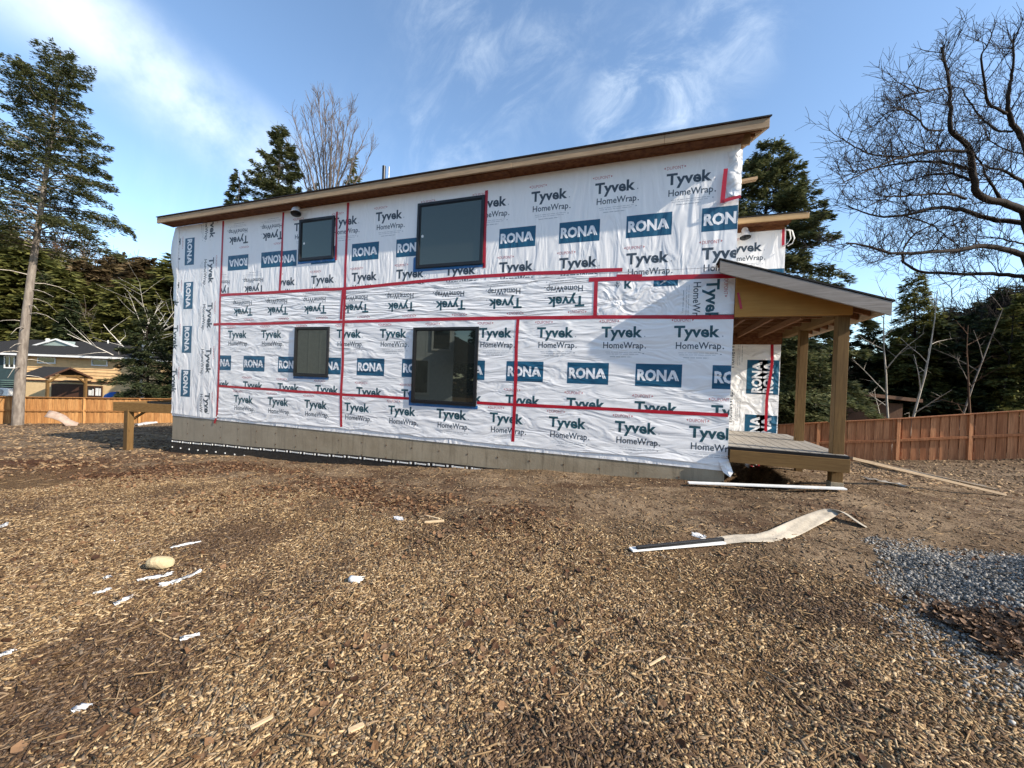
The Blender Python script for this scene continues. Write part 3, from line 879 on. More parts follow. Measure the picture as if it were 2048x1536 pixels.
# foundation with form lines, membrane and its termination strip
b = MB()
xs = np.arange(XL + .02, XR - .02, .61).tolist() + [XR - .03]
for a, c in zip(xs[:-1], xs[1:]):
    b.box((a + .002, WY + .018, -2.2), (c - .002, WY + .25, ZB + .06))
b.box((XL + .02, WY + .030, -2.2), (XR - .03, 13.15, ZB + .05))
for a in xs[1:-1]:
    for z in (.14, -.12):
        b.box((a - .014, WY + .012, z - .012), (a + .008, WY + .0175, z + .012), 1)
b.build('foundation', [M['concrete'], basic('rusty_tie', (0.16, 0.09, 0.05), (0.08, 0.05, 0.03), 20)], house)
b = MB()
mx = np.linspace(XL + .005, -1.2, 44); mtop = -.315 + (mx - XL) * .0283 + .006 * np.sin(mx * 3)
for i in range(43):
    b.add([(mx[i], WY + .006, mtop[i]), (mx[i], WY + .006, -2.0), (mx[i + 1], WY + .006, -2.0), (mx[i + 1], WY + .006, mtop[i + 1])], [(0, 1, 2, 3)])
b.add([(XL + .005, WY + .006, mtop[0]), (XL + .005, 13, mtop[0]), (XL + .005, 13, -2.6), (XL + .005, WY + .006, -2.6)], [(0, 1, 2, 3)])
x = XL + .06; i = 0
while x < -2.3:
    z = float(np.interp(x, mx, mtop)) - .045
    b.box((x - .018, WY - .006, z - .018), (x + .018, WY + .005, z + .018), 1)
    if i % 2 == 0:
        b.box((x + .04, WY - .004, z - .011), (x + .24, WY + .005, z + .011), 1); x += .30
    else: x += .11
    i += 1
for k in range(9):
    x = XL + .07 + k * .33; z = float(np.interp(x, mx, mtop)) - .20 - k * .004
    b.box((x - .016, WY - .006, z - .016), (x + .016, WY + .005, z + .016), 1)
b.build('foundation_membrane', [M['membrane'], M['white']], house)

# main roof: eave along the front, rising to the back
RX0, RX1, RY, RZ, SL = -11.96, 1.47, 6.25, 5.235, .40
b = MB()
yr = 10.6; zr = RZ + SL * (yr - RY)
def slab(b, x0, x1, y0, z0, y1, z1, t, mi=0):
    b.hexa([(x0, y0, z0), (x1, y0, z0), (x1, y1, z1), (x0, y1, z1), (x0, y0, z0 + t), (x1, y0, z0 + t), (x1, y1, z1 + t), (x0, y1, z1 + t)], mi)
slab(b, RX0, RX1, RY, RZ + .125, yr, zr + .125, .014)
slab(b, RX0, RX1, yr, zr + .125, 13.6, zr - .4, .014)
roof = b.build('roof', M['osb'], house)
b = MB()
slab(b, RX0 - .015, RX1 + .02, RY - .022, RZ + .131, yr, zr + .142, .022)
slab(b, RX0 - .015, RX1 + .02, yr, zr + .142, 13.62, zr - .38, .022)
b.build('shingles', M['shingle'], roof)
xs = [RX0, -8.9, -5.35, -2.35, .1, RX1]
for a, c in zip(xs[:-1], xs[1:]):
    b = MB(); b.box((a + .002, RY - .004 - .003 * random.random(), RZ - .012 + .008 * random.random()), (c - .002, RY + .036, RZ + .122))
    b.build('fascia_board', M['fascia'], roof, bevel=.003)
for x in (RX0, RX1 - .038):
    b = MB()
    b.hexa([(x, RY + .038, RZ), (x + .038, RY + .038, RZ), (x + .038, yr, zr), (x, yr, zr), (x, RY + .038, RZ + .12), (x + .038, RY + .038, RZ + .12), (x + .038, yr, zr + .12), (x, yr, zr + .12)])
    b.build('rake_board', M['fascia_y'], roof, bevel=.003)
# open soffit: sheathing panels of uneven height against the wall top, lookouts at the end
b = MB()
xs = [XL - .2, -9.7, -7.3, -4.85, -2.45, -.55, 1.18]
for i, (a, c) in enumerate(zip(xs[:-1], xs[1:])):
    b.box((a + .003, RY + .04 + .02 * (i % 2), RZ - .002 - .015 * (i % 2)), (c - .003, WY + .02, RZ + .012 + .01 * (i % 2)))
b.build('soffit_sheathing', M['osb'], roof)
for i in range(5):
    y = RY + .25 + i * .4; z = RZ + SL * (y - RY)
    b = MB(); b.box((1.185, y, z + .005), (RX1 - .04, y + .038, z + .11)); b.build('lookout', M['framing'], roof)
b = MB(); b.box((1.18, WY + .0, 5.20), (1.30, WY + .04, 5.36)); b.build('lookout', M['fascia'], roof)
b = MB(); b.beam((1.0, 7.05, 4.86), (1.52, 7.1, 4.93), .09, .04); b.build('temporary_brace', M['fascia'], house)
b = MB(); b.tube([(-6.82, 8.5, 6.0), (-6.82, 8.5, 7.12)], [.045, .045], 12, cap=True); b.build('vent_pipe', M['black'], roof, smooth=True)
b = MB(); b.tube([(-6.66, 8.5, 6.0), (-6.66, 8.5, 7.08)], [.016, .016], 8, cap=True); b.build('vent_pipe', M['steel'], roof, smooth=True)


def floodlight(p, aim, parent, s=1.0):
    """wall flood light: round base plate, arm and bell shaped shade"""
    p = Vector(p); aim = Vector(aim).normalized()
    b = MB()
    b.tube([p + Vector((0, .05, 0)) * s, p], [.055 * s, .055 * s], 12, cap=True)
    b.tube([p, p + aim * .05 * s], [.02 * s, .02 * s], 8)
    o = b.build('wall_light', M['silver'], parent, smooth=True)
    b = MB()
    b.tube([p + aim * t * s for t in (.02, .04, .07, .13, .17)], [.02 * s, .055 * s, .075 * s, .085 * s, .10 * s], 16)
    b.build('lamp_shade', M['silver'], o, smooth=True)
    b = MB(); b.tube([p + aim * t * s for t in (.155, .165, .172)], [.094 * s, .094 * s, .02 * s], 16, cap=True)
    b.build('lamp_lens', M['black'], o, smooth=True)
floodlight((-7.47, 6.42, 5.20), (.35, -.25, -1), house, 1.1)
floodlight((1.74, 8.90, 4.78), (.02, -.25, -1), house, 1.05)

# back wing
sh = Sheet(XR, .70, 2.475, 3.2, 'crumple', y=9.0)
sh.tyvek(1.48, 0.83, 90); sh.tyvek(1.48, 1.96, 90); sh.tyvek(1.48, -.28, 90)
sh.rona(2.20 + .06, 1.47, 90); sh.rona(2.20 + .06, .36, 90); sh.rona(2.46, 1.47, 90) ; sh.rona(2.46, .36, 90)
sh.build(house)
sh = Sheet(XR, 3.2, 2.475, 4.80, 'upper', y=9.0)
sh.tyvek(1.43, 4.37, col='grey'); sh.rona(2.16, 3.63)
sh.build(house)
b = MB()
slab(b, 0.9, 2.78, 8.70, 4.955, 11.2, 5.9, .02)
r2 = b.build('roof', M['shingle'], house)
b = MB(); b.box((1.2, 8.71, 4.845), (2.76, 8.75, 4.95)); b.build('fascia_board', wood('pale_fascia', (.55, .37, .19), (.44, .28, .13), 'X'), r2, bevel=.003)
b = MB(); b.box((1.2, 8.75, 4.84), (2.50, 9.02, 4.855)); b.box((1.2, 8.97, 4.76), (2.44, 8.995, 4.84)); b.build('soffit_sheathing', M['osb'], r2)
b = MB(); b.hexa([(2.72, 8.75, 4.845), (2.758, 8.75, 4.845), (2.758, 11, 5.7), (2.72, 11, 5.7), (2.72, 8.75, 4.95), (2.758, 8.75, 4.95), (2.758, 11, 5.8), (2.72, 11, 5.8)]); b.build('rake_board', M['fascia_y'], r2)
b = MB()
cpts = [(2.49, 8.96, 4.74), (2.56, 8.94, 4.70), (2.60, 8.93, 4.55), (2.57, 8.93, 4.45), (2.50, 8.96, 4.41)]
b.tube(cpts, [.012] * 5, 6); b.tube([(p[0] - .02 - .02 * i % 2, p[1], p[2]) for i, p in enumerate(cpts)], [.01] * 5, 6)
b.build('loose_cable', M['white'], house, smooth=True)

# porch
pr_ = lambda x: 3.43 - (x - .92) * .333       # top of the porch roof line
b = MB()
def sloped(b, x0, x1, y0, y1, t, d, mi=0):
    """slab following the porch roof, d below its top line"""
    z0, z1 = pr_(x0) - d, pr_(x1) - d
    b.hexa([(x0, y0, z0 - t), (x1, y0, z1 - t), (x1, y1, z1 - t), (x0, y1, z0 - t), (x0, y0, z0), (x1, y0, z1), (x1, y1, z1), (x0, y1, z0)], mi)
sloped(b, .93, 1.2, 6.27, 6.53, .014, .03); sloped(b, 1.2, 2.89, 6.27, 8.985, .014, .03)
pr = b.build('porch_roof', M['osb'], house)
b = MB(); sloped(b, .91, 1.2, 6.225, 6.535, .022, -.004); sloped(b, 1.2, 2.93, 6.225, 8.99, .022, -.004)
b.build('shingles', M['shingle'], pr)
b = MB(); sloped(b, .92, 2.90, 6.23, 6.266, .175, .03); b.build('fascia_board', M['grey_fascia'], pr, bevel=.003)
b = MB(); b.box((2.86, 6.268, 2.60), (2.897, 8.98, 2.735)); b.build('fascia_board', M['fascia_y'], pr, bevel=.003)
for i in range(8):
    y = 6.62 + i * .33
    b = MB(); sloped(b, 1.2, 2.85, y, y + .038, .11, .05); b.build('rafter', M['framing'], pr)
for i in range(6):
    y = 6.70 + i * .42
    b = MB(); b.box((1.2, y, 2.69), (2.47, y + .038, 2.78)); b.build('ceiling_joist', M['framing'], house)
b = MB(); b.prism([(1.19, 2.47), (2.47, 2.47), (2.47, pr_(2.47) - .06), (1.19, pr_(1.19) - .06)], 8.93, 8.985); b.build('porch_back_board', M['osb'], house)
gp = MB()
gp.prism([(1.185, 2.63), (2.605, 2.63), (2.605, pr_(2.605) - .05), (1.185, pr_(1.185) - .05)], 6.50, 6.545)
gp.build('gable_panel', M['ply'], house, bevel=.002)
b = MB(); b.box((1.19, 6.548, 2.625), (2.60, 6.60, 2.645)); b.build('porch_beam', M['pt_x'], house)
b = MB(); b.box((2.47, 6.70, 2.60), (2.59, 8.98, 2.74)); b.build('porch_beam', M['pt_y'], house, bevel=.004)
for x in (1.32, 1.68, 2.05):
    b = MB(); b.box((x, 6.62, 2.60), (x + .038, 8.98, 2.69)); b.build('ceiling_joist', M['framing'], house)
b = MB(); b.box((2.47, 6.56, gz(2.53, 6.62) - .25), (2.605, 6.695, 2.63)); po = b.build('porch_post', M['pt_z'], house, bevel=.006)
b = MB(); b.box((2.462, 6.552, gz(2.53, 6.62) - .1), (2.613, 6.703, gz(2.53, 6.62) + .10)); b.build('post_base', M['concrete'], po, bevel=.004)
b = MB(); b.box((2.455, 7.92, .65), (2.575, 8.04, 2.60)); b.build('porch_post', M['pt_z'], house, bevel=.006)
dk = MB(); x = 1.19
while x < 2.60:
    w = .136; dk.box((x, 6.52, .672 + .003 * random.random()), (min(x + w, 2.64), 8.97, .700)); x += w + .009
dk = dk.build('porch_deck', M['deck'], house, bevel=.003)
b = MB(); b.box((1.19, 6.47, .655), (2.63, 6.515, .695)); b.build('deck_edge_trim', M['black'], dk)
b = MB(); b.box((1.19, 6.455, .468), (2.635, 6.50, .652)); b.build('porch_beam', M['pt_x'], house, bevel=.004)
b = MB()
for x in (1.25, 1.7, 2.15, 2.58): b.box((x, 6.50, .50), (x + .04, 8.95, .668))
b.build('deck_joist', M['pt_y'], dk)
b = MB(); b.box((2.50, 8.0, -.3), (2.6, 8.1, .5)); b.build('porch_post', M['pt_z'], house)

# side deck frame at the left end
gd = gz(-13.1, 6.25)
df = empty('deck_frame', (-13.1, 6.28, gd), 'bare deck frame of treated lumber on one post, at the left of the wrapped house', 'deck frame')
b = MB(); b.box((-13.05, 6.22, gd - .2), (-12.88, 6.36, .40)); b.build('post', M['pt_z'], df, bevel=.006)
b = MB(); b.beam((-13.32, 6.14, .475), (-11.60, 6.60, .475), .045, .235); b.build('beam', M['pt_x'], df, bevel=.004)
b = MB(); b.beam((-13.26, 6.20, .475), (-13.26, 9.5, .475), .045, .235); b.build('beam', M['pt_y'], df, bevel=.004)
for k in range(3):
    b = MB(); b.beam((-12.75 + k * .42, 6.40 + k * .1, .48), (-12.75 + k * .42, 9.4, .48), .04, .20); b.build('joist', M['pt_y'], df)
b = MB(); b.beam((-12.96, 6.36, .13), (-12.55, 6.42, .36), .04, .05); b.build('knee_brace', M['pt_x'], df)
b = MB(); b.beam((-12.6, 6.5, .60), (-11.66, 6.62, .605), .02, .06); b.build('ledger_flashing', M['black'], df)
local(df)
local(house)

# ------------------------------------------------------------------ fences
M['cedar_l'] = island('fence_cedar_bright', [(0.37, 0.18, 0.062), (0.47, 0.25, 0.095), (0.30, 0.14, 0.048), (0.41, 0.205, 0.075)], rough=0.8)
M['cedar_r'] = island('fence_cedar_red', [(0.44, 0.18, 0.078), (0.55, 0.255, 0.12), (0.33, 0.13, 0.055), (0.48, 0.21, 0.095)], rough=0.8)
for k in ('cedar_l', 'cedar_r'):   # grain on top of the board to board change
    mt = M[k]; gg = G(mt.node_tree); b_ = mt.node_tree.nodes['Principled BSDF']
    src = b_.inputs['Base Color'].links[0].from_socket
    co = gg.n('ShaderNodeTexCoord').outputs['Object']
    gr = gg.noise(gg.scale(co, (14, 14, 0.8)), 2.0, 5, 0.7)
    mx = gg.n('ShaderNodeMix', data_type='RGBA', blend_type='MULTIPLY'); mx.inputs[0].default_value = 0.75
    gg.l(src, mx.inputs[6]); gg.l(gg.mix(gg.ramp(gr, 0.3, 0.72), (0.45, 0.4, 0.36, 1), (1.15, 1.15, 1.15, 1)), mx.inputs[7])
    gg.l(mx.outputs[2], b_.inputs['Base Color'])


def fence(label, posts, h, mat, group=None, lift=0.0):
    """board fence through the given post tops (x, y, z)"""
    p0 = posts[len(posts) // 2]
    f = empty('board_fence', (p0[0], p0[1], p0[2] - h), label, 'fence', group)
    for p in posts:
        b = MB(); b.box((p[0] - .055, p[1] - .055, p[2] - h - .4), (p[0] + .055, p[1] + .055, p[2] - .01)); o = b.build('post', mat, f, bevel=.005)
    for p, q in zip(posts[:-1], posts[1:]):
        p, q = np.array(p), np.array(q); L = np.linalg.norm((q - p)[:2]); u = (q - p) / L
        nrm = np.array([u[1], -u[0], 0]); nrm /= np.linalg.norm(nrm)
        if nrm @ (-p * [1, 1, 0]) < 0: nrm = -nrm      # towards the yard
        b = MB(); n = int(L / .135)
        for i in range(n):
            t0, t1 = L * i / n + .004, L * (i + 1) / n - .002
            o = -.02 if i % 2 else -.045
            a, c = p + u * t0 + nrm * o, p + u * (t1 + (.02 if i % 2 else 0)) + nrm * o
            d = -nrm * .018; zz = np.array([0, 0, 1.0]); lo = -h + .02 - .05 * random.random()
            b.hexa([a + zz * lo, c + zz * lo, c + d + zz * lo, a + d + zz * lo, a - zz * .05, c - zz * .05, c + d - zz * .05, a + d - zz * .05])
        b.build('board_panel', mat, f)
        for dz, w, t in ((-.025, .15, .035), (-h * .5, .08, .095)):
            b = MB(); b.beam(p + u * .0 + nrm * .012 + [0, 0, dz], q + nrm * .012 + [0, 0, dz], w, t); b.build('rail' if dz < -.1 else 'cap_rail', mat, f)
    local(f)


Lp = []
A_, B_ = np.array([-33.6, 10.7]), np.array([-28.1, 15.7]); u_ = (B_ - A_) / np.linalg.norm(B_ - A_)
for k in range(-3, 9):
    p = A_ + u_ * (0.9 + 2.5 * k); Lp.append((p[0], p[1], -.36))
fence('bright orange cedar board fence standing in full sun beyond the left yard', Lp, 1.58, M['cedar_l'])
Rp = []
for px, py, d in ((1385, 858, 18.4), (1461, 853, 17.8), (1537, 849.5, 17.1), (1637, 844, 16.4), (1797, 836, 15.3), (1942, 826.5, 14.5), (2076, 818, 13.75), (2200, 810, 13.2), (2330, 801, 12.6)):
    Rp.append(tuple(at(px, py, d)))
fence('reddish brown board fence running behind the porch at the right', Rp, 1.78, M['cedar_r'])

# ------------------------------------------------------------------ neighbour's house on the left
M['tan'] = wood('tan_lap_siding', (0.72, 0.47, 0.23), (0.64, 0.40, 0.19), 'X', knots=False, scale=2.0)
M['cream'] = basic('cream_panel', (0.62, 0.45, 0.24), (0.56, 0.40, 0.21), 3)
M['tealsid'] = basic('teal_siding', (0.035, 0.062, 0.065), (0.03, 0.05, 0.053), 4)
M['brown'] = basic('brown_trim', (0.075, 0.035, 0.02), (0.05, 0.022, 0.013), 10)
M['darkglass'] = glass('dark_glass', (0.02, 0.022, 0.022), 0.10)
O_ = at(50, 724.7, 36.0)
nh = empty('neighbour_house', (O_[0], O_[1], -2.6), 'tan sided neighbour house with a dark hip roof beyond the left fence', 'house', rz=YAW)
ZO = 2.6   # local z = world z + 2.6
def lz(z): return z + ZO
b = MB()
b.box((-9, .03, 0), (8.9, 8.5, lz(2.3))); b.build('wall', M['cream'], nh)
b = MB(); k = 0; z = -.02
while z < 2.3:
    z1 = min(z + .29, 2.31)
    b.hexa([(0, -.06, lz(z)), (8.93, -.06, lz(z)), (8.93, .029, lz(z)), (0, .029, lz(z)), (0, -.005, lz(z1) - .004), (8.93, -.005, lz(z1) - .004), (8.93, .029, lz(z1) - .004), (0, .029, lz(z1) - .004)]); z = z1
b.build('lap_siding', M['tan'], nh)
b = MB(); b.box((0, -.085, lz(-.14)), (8.95, .028, lz(-.025))); b.build('skirt_board', M['brown'], nh)
b = MB(); b.box((-9, -.03, lz(-1.1)), (-.01, .029, lz(2.31))); b.build('teal_siding', M['tealsid'], nh)
b = MB()
for i in range(7): b.box((-2.8 + i * .28, -1.6, lz(-1.3 + i * .19)), (-.1, -1.0 + .1 * i, lz(-1.26 + i * .19)))
b.build('stair', basic('teal_step', (.10, .17, .16), (.07, .12, .115), 6), nh)
ex0, ex1, ey0, ey1, ze, zr_ = -9.6, 9.5, -.75, 9.2, 2.33, 3.95
b = MB(); b.add([(ex0, ey0, lz(ze)), (ex1, ey0, lz(ze)), (ex1, ey1, lz(ze)), (ex0, ey1, lz(ze)), (-5.5, 4.2, lz(zr_)), (4.6, 4.2, lz(zr_))],
                [(0, 1, 5, 4), (1, 2, 5), (2, 3, 4, 5), (3, 0, 4), (3, 2, 1, 0)])
rf = b.build('roof', M['shingle'], nh)
b = MB(); b.box((ex0, ey0 - .03, lz(ze) - .16), (ex1, ey0, lz(ze) + .02)); b.box((ex1, ey0 - .03, lz(ze) - .16), (ex1 + .03, ey1, lz(ze) + .02)); b.build('eave_trim', M['white'], rf)
b = MB(); b.prism([(-2.3, lz(3.10)), (2.7, lz(3.10)), (.2, lz(3.86))], 2.3, 4.0); b.build('roof_gable', basic('pale_green_gable', (.30, .36, .33), (.26, .32, .29), 4), rf)
b = MB(); b.beam((-2.6, 2.22, lz(3.05)), (.2, 2.22, lz(3.95)), .14, .12, up=(0, 1, 0)); b.beam((.2, 2.22, lz(3.95)), (3.0, 2.22, lz(3.05)), .14, .12, up=(0, 1, 0)); b.build('gable_trim', M['white'], rf)
b = MB(); b.tube([(-1.8, 3.2, lz(3.4)), (-1.8, 3.2, lz(4.05))], [.16, .16], 10, cap=True); b.build('roof_vent', M['white'], rf, smooth=True)
b = MB(); b.tube([(3.6, 3.9, lz(3.6)), (3.6, 3.9, lz(4.15))], [.06, .06], 8, cap=True); b.build('roof_vent', M['white'], rf, smooth=True)
def nwin(x0, z0, x1, z1, trim, panes=1):
    b = MB(); t = .11
    b.box((x0 - t, -.10, lz(z0) - t), (x0, -.062, lz(z1) + t)); b.box((x1, -.10, lz(z0) - t), (x1 + t, -.062, lz(z1) + t))
    b.box((x0, -.10, lz(z0) - t), (x1, -.062, lz(z0))); b.box((x0, -.10, lz(z1)), (x1, -.062, lz(z1) + t))
    for i in range(1, panes): xm = x0 + (x1 - x0) * i / panes; b.box((xm - .04, -.09, lz(z0)), (xm + .04, -.062, lz(z1)))
    w = b.build('window', trim, nh)
    p = MB(); p.add([(x0, -.072, lz(z0)), (x1, -.072, lz(z0)), (x1, -.072, lz(z1)), (x0, -.072, lz(z1))], [(0, 1, 2, 3)]); p.build('pane', M['darkglass'], w)
    return w
nwin(1.35, 1.62, 2.85, 2.05, M['white']); nwin(6.4, 1.58, 7.7, 2.0, M['white'])
nwin(-1.75, 1.05, -.95, 2.0, M['white'], 2)
bw = nwin(6.0, -1.35, 7.3, -.50, M['brown'], 2)
b = MB()
for i, (x, w, h) in enumerate(((6.1, .3, .5), (6.45, .18, .6), (6.75, .28, .7), (7.08, .16, .68))): b.box((x, -.082, lz(-1.3)), (x + w, -.075, lz(-1.3) + h))
b.build('window_sign', M['white'], bw)
# gable roofed entrance porch, its gable turned to the right
b = MB()
b.add([(4.3, -3.9, lz(.30)), (6.6, -3.9, lz(.30)), (6.6, -2.1, lz(1.16)), (4.3, -2.1, lz(1.16)), (6.6, -.3, lz(.30)), (4.3, -.3, lz(.30)),
       (4.3, -3.9, lz(.40)), (6.6, -3.9, lz(.40)), (6.6, -2.1, lz(1.26)), (4.3, -2.1, lz(1.26)), (6.6, -.3, lz(.40)), (4.3, -.3, lz(.40))],
      [(0, 3, 2, 1), (3, 5, 4, 2), (6, 7, 8, 9), (9, 8, 10, 11), (0, 1, 7, 6), (5, 11, 10, 4), (0, 6, 9, 3), (3, 9, 11, 5), (1, 2, 8, 7), (2, 4, 10, 8)])
ep = b.build('entrance_roof', M['shingle'], nh)
b = MB(); b.beam((6.63, -3.95, lz(.30)), (6.63, -2.1, lz(1.19)), .06, .14); b.beam((6.63, -2.1, lz(1.19)), (6.63, -.25, lz(.30)), .06, .14); b.build('barge_board', M['brown'], ep)
for y in (-3.5, -.6):
    b = MB(); b.box((6.3, y - .08, 0), (6.46, y + .08, lz(.42))); b.build('entrance_post', M['pt_z'], ep)
b = MB(); b.beam((6.4, -3.5, lz(-.1)), (6.4, -2.7, lz(.55)), .12, .12); b.beam((6.4, -1.5, lz(.55)), (6.4, -.7, lz(-.1)), .12, .12); b.box((6.34, -3.4, lz(.42)), (6.46, -.7, lz(.56))); b.build('timber_brace', M['pt_x'], ep)
b = MB(); b.box((2.6, -.06, 0.4), (5.6, -.037, lz(-.3))); b.build('entrance_door', M['brown'], nh)

t = at(92, 787, 31.0)
tb = empty('patio_table', (t[0], t[1], -2.3), 'long blue patio table by the tan house entrance', 'table', rz=YAW)
b = MB(); b.box((-1.4, -.3, 1.02), (1.4, .3, 1.10)); b.box((-1.4, -.32, .86), (1.4, -.29, 1.02)); b.build('table_top', basic('blue_paint', (.03, .16, .42), (.02, .12, .34), 5), tb)
for x in (-1.2, 1.2):
    b = MB(); b.box((x - .05, -.25, 0), (x + .05, .25, 1.02)); b.build('leg', M['white'], tb)
t = at(229, 790, 29.0)
bt = MB()
prof = [(.0, .62), (.30, .58), (.55, .42), (.66, .2), (.70, 0)]
n = 16; vs, fs = [], []
for i, (r, z) in enumerate(prof):
    for j in range(n):
        a = 2 * math.pi * j / n; k = 1 + .12 * math.sin(3 * a + i) + .06 * math.sin(7 * a)
        vs.append((r * k * math.cos(a), r * k * .7 * math.sin(a), z))
for i in range(4):
    for j in range(n): fs.append((i * n + j, i * n + n + j, i * n + n + (j + 1) % n, i * n + (j + 1) % n))
bt.add(vs, fs)
o = bt.build('tarp_cover', basic('blue_tarp', (.015, .11, .40), (.01, .07, .28), 9, bump=.6), smooth=True)
o.location = (t[0], t[1], -1.15); o.scale = (1.1, 1.1, 1.2)
tag(o, 'rounded blue tarp over a pile at the right corner of the tan house', 'tarp')
t = at(10, 782, 33.0)
hp = empty('heat_pump', (t[0], t[1], -1.35), 'pale heat pump box by the teal wall at the far left', 'heat pump', rz=YAW)
b = MB(); b.box((-.55, -.2, 0), (.55, .2, .62)); b.build('casing', M['white'], hp, bevel=.02)
b = MB()
for r in (.08, .16, .24): b.tube([(-.12 + r * math.cos(a), -.215, .31 + r * math.sin(a)) for a in np.linspace(0, 2 * math.pi, 17)], [.012] * 17, 4)
b.build('fan_grille', M['black'], hp)
b = MB(); b.box((-.5, -.15, -.9), (-.42, .15, 0)); b.box((.42, -.15, -.9), (.5, .15, 0)); b.build('bracket', M['black'], hp)

# white board and batten house behind the viewer: seen in the lower windows
M['cool_white'] = basic('cool_white_siding', (.60, .64, .66), (.52, .56, .58), 5)
rh = empty('board_and_batten_house', (-11.6, -9, -.6), 'white board and batten house reflected in the lower windows of the wrapped house', 'house')
b = MB(); b.box((-27, -18, -.6), (-11.6, -9, 7.0)); b.build('wall', M['cool_white'], rh)
b = MB()
x = -27.0
while x < -11.5:
    b.box((x, -9.0, -.5), (x + .05, -8.992, 6.9)); x += .62
b.build('batten', M['cool_white'], rh)
b = MB(); b.hexa([(-27.6, -18.4, 7), (-11, -18.4, 7), (-11, -8.5, 7), (-27.6, -8.5, 7), (-27.6, -13.5, 9.4), (-11, -13.5, 9.4), (-11, -13.3, 9.4), (-27.6, -13.3, 9.4)]); b.build('roof', M['shingle'], rh)
for x0, z0, x1, z1 in ((-12.9, 3.4, -11.9, 5.2), (-14.0, .6, -13.2, 2.6), (-23.0, .2, -21.6, 2.4), (-24.5, 3.4, -22.8, 5.0)):
    b = MB(); b.box((x0, -8.96, z0), (x1, -8.93, z1)); w = b.build('window', M['darkglass'], rh)
    b = MB(); b.box((x0 - .12, -8.95, z0 - .12), (x0, -8.91, z1 + .12)); b.box((x1, -8.95, z0 - .12), (x1 + .12, -8.91, z1 + .12)); b.box((x0, -8.95, z1), (x1, -8.91, z1 + .12)); b.box((x0, -8.95, z0 - .12), (x1, -8.91, z0)); b.build('frame', M['white'], w)
b = MB(); b.prism([(-11.6, 2.5), (-8.6, 2.5), (-8.6, 2.8), (-11.6, 4.0)], -9.0, -7.0); b.build('porch_roof', M['shingle'], rh)
b = MB(); b.box((-8.8, -7.2, -.4), (-8.65, -7.05, 2.5)); b.build('porch_post', M['white'], rh)
local(rh)
rh.location = (-11.8, -9, -.6); rh.rotation_euler = (0, 0, math.radians(-32))
cb_ = empty('dark_barn', (-5.5, -16, -.5), 'dark barn with a pale gable reflected low in the big lower window', 'barn')
b = MB(); b.box((-9.5, -20, -.5), (-3, -16, 2.6)); b.build('wall', M['brown'], cb_)
b = MB(); b.prism([(-9.7, 2.6), (-2.8, 2.6), (-6.2, 4.4)], -20.2, -15.8); b.build('gable', M['white'], cb_)
local(cb_)

# low brown cabin roof and a shed among the trees on the right
M['barnwood'] = wood('barn_wood', (0.12, 0.062, 0.035), (0.075, 0.036, 0.02), 'Z', knots=False)
t = at(1745, 800, 21.5)
ca_ = empty('brown_cabin', (t[0], t[1], -1.9), 'low brown cabin half hidden by trees beyond the right fence', 'cabin', rz=YAW - .25)
b = MB(); b.box((-2.8, 0, 0), (1.4, 3, 3.0)); b.build('wall', M['barnwood'], ca_)
b = MB(); b.hexa([(-3.4, -.6, 3.60), (1.9, -.6, 3.12), (1.9, 3.4, 3.2), (-3.4, 3.4, 3.7), (-3.4, -.6, 3.78), (1.9, -.6, 3.30), (1.9, 3.4, 3.4), (-3.4, 3.4, 3.9)]); b.build('roof', basic('brown_roof', (.16, .085, .05), (.11, .055, .03), 9), ca_)
t = at(1628, 860, 24)
sd = empty('garden_shed', (t[0], t[1], -2.0), 'small dark shed behind the fence between the two porch posts', 'shed', rz=YAW)
b = MB(); b.box((-1.1, 0, 0), (1.1, 2, 1.7)); b.build('wall', M['barnwood'], sd)
b = MB(); b.hexa([(-1.3, -.2, 1.7), (1.3, -.2, 1.7), (1.3, 2.2, 1.7), (-1.3, 2.2, 1.7), (-1.3, .9, 2.35), (1.3, .9, 2.35), (1.3, 1.1, 2.35), (-1.3, 1.1, 2.35)]); b.build('roof', M['shingle'], sd)
b = MB(); b.box((-.3, -.03, .9), (.8, -.004, 1.3)); b.build('window', M['fascia'], sd)

# ------------------------------------------------------------------ trees
M['needle'] = island('needles', [(0.03, 0.042, 0.017), (0.06, 0.075, 0.028), (0.11, 0.122, 0.048), (0.16, 0.16, 0.07), (0.075, 0.088, 0.036)], rough=0.75, spec=0.25, trans=0.32)
M['needle_dark'] = island('dark_needles', [(0.015, 0.025, 0.011), (0.032, 0.047, 0.019), (0.06, 0.074, 0.029), (0.09, 0.096, 0.04)], rough=0.75, spec=0.25, trans=0.28)
M['needle_gold'] = island('olive_needles', [(0.06, 0.07, 0.018), (0.12, 0.125, 0.033), (0.19, 0.18, 0.05), (0.10, 0.105, 0.03)], rough=0.75, spec=0.25, trans=0.35)
def bark(name, c, c2, sc=9):
    return basic(name, c, c2, sc, (1, 1, .22), .9, .15, .9, sc * 1.5)
M['bark'] = bark('grey_bark', (0.25, 0.215, 0.18), (0.13, 0.108, 0.09))
M['bark_dark'] = bark('dark_bark', (0.032, 0.024, 0.019), (0.016, 0.012, 0.010))
M['bark_pale'] = bark('pale_bark', (0.50, 0.45, 0.38), (0.30, 0.26, 0.21))
M['bark_birch'] = bark('white_bark', (0.72, 0.68, 0.60), (0.48, 0.44, 0.38))
M['bark_brown'] = bark('brown_bark', (0.135, 0.08, 0.05), (0.08, 0.046, 0.03))


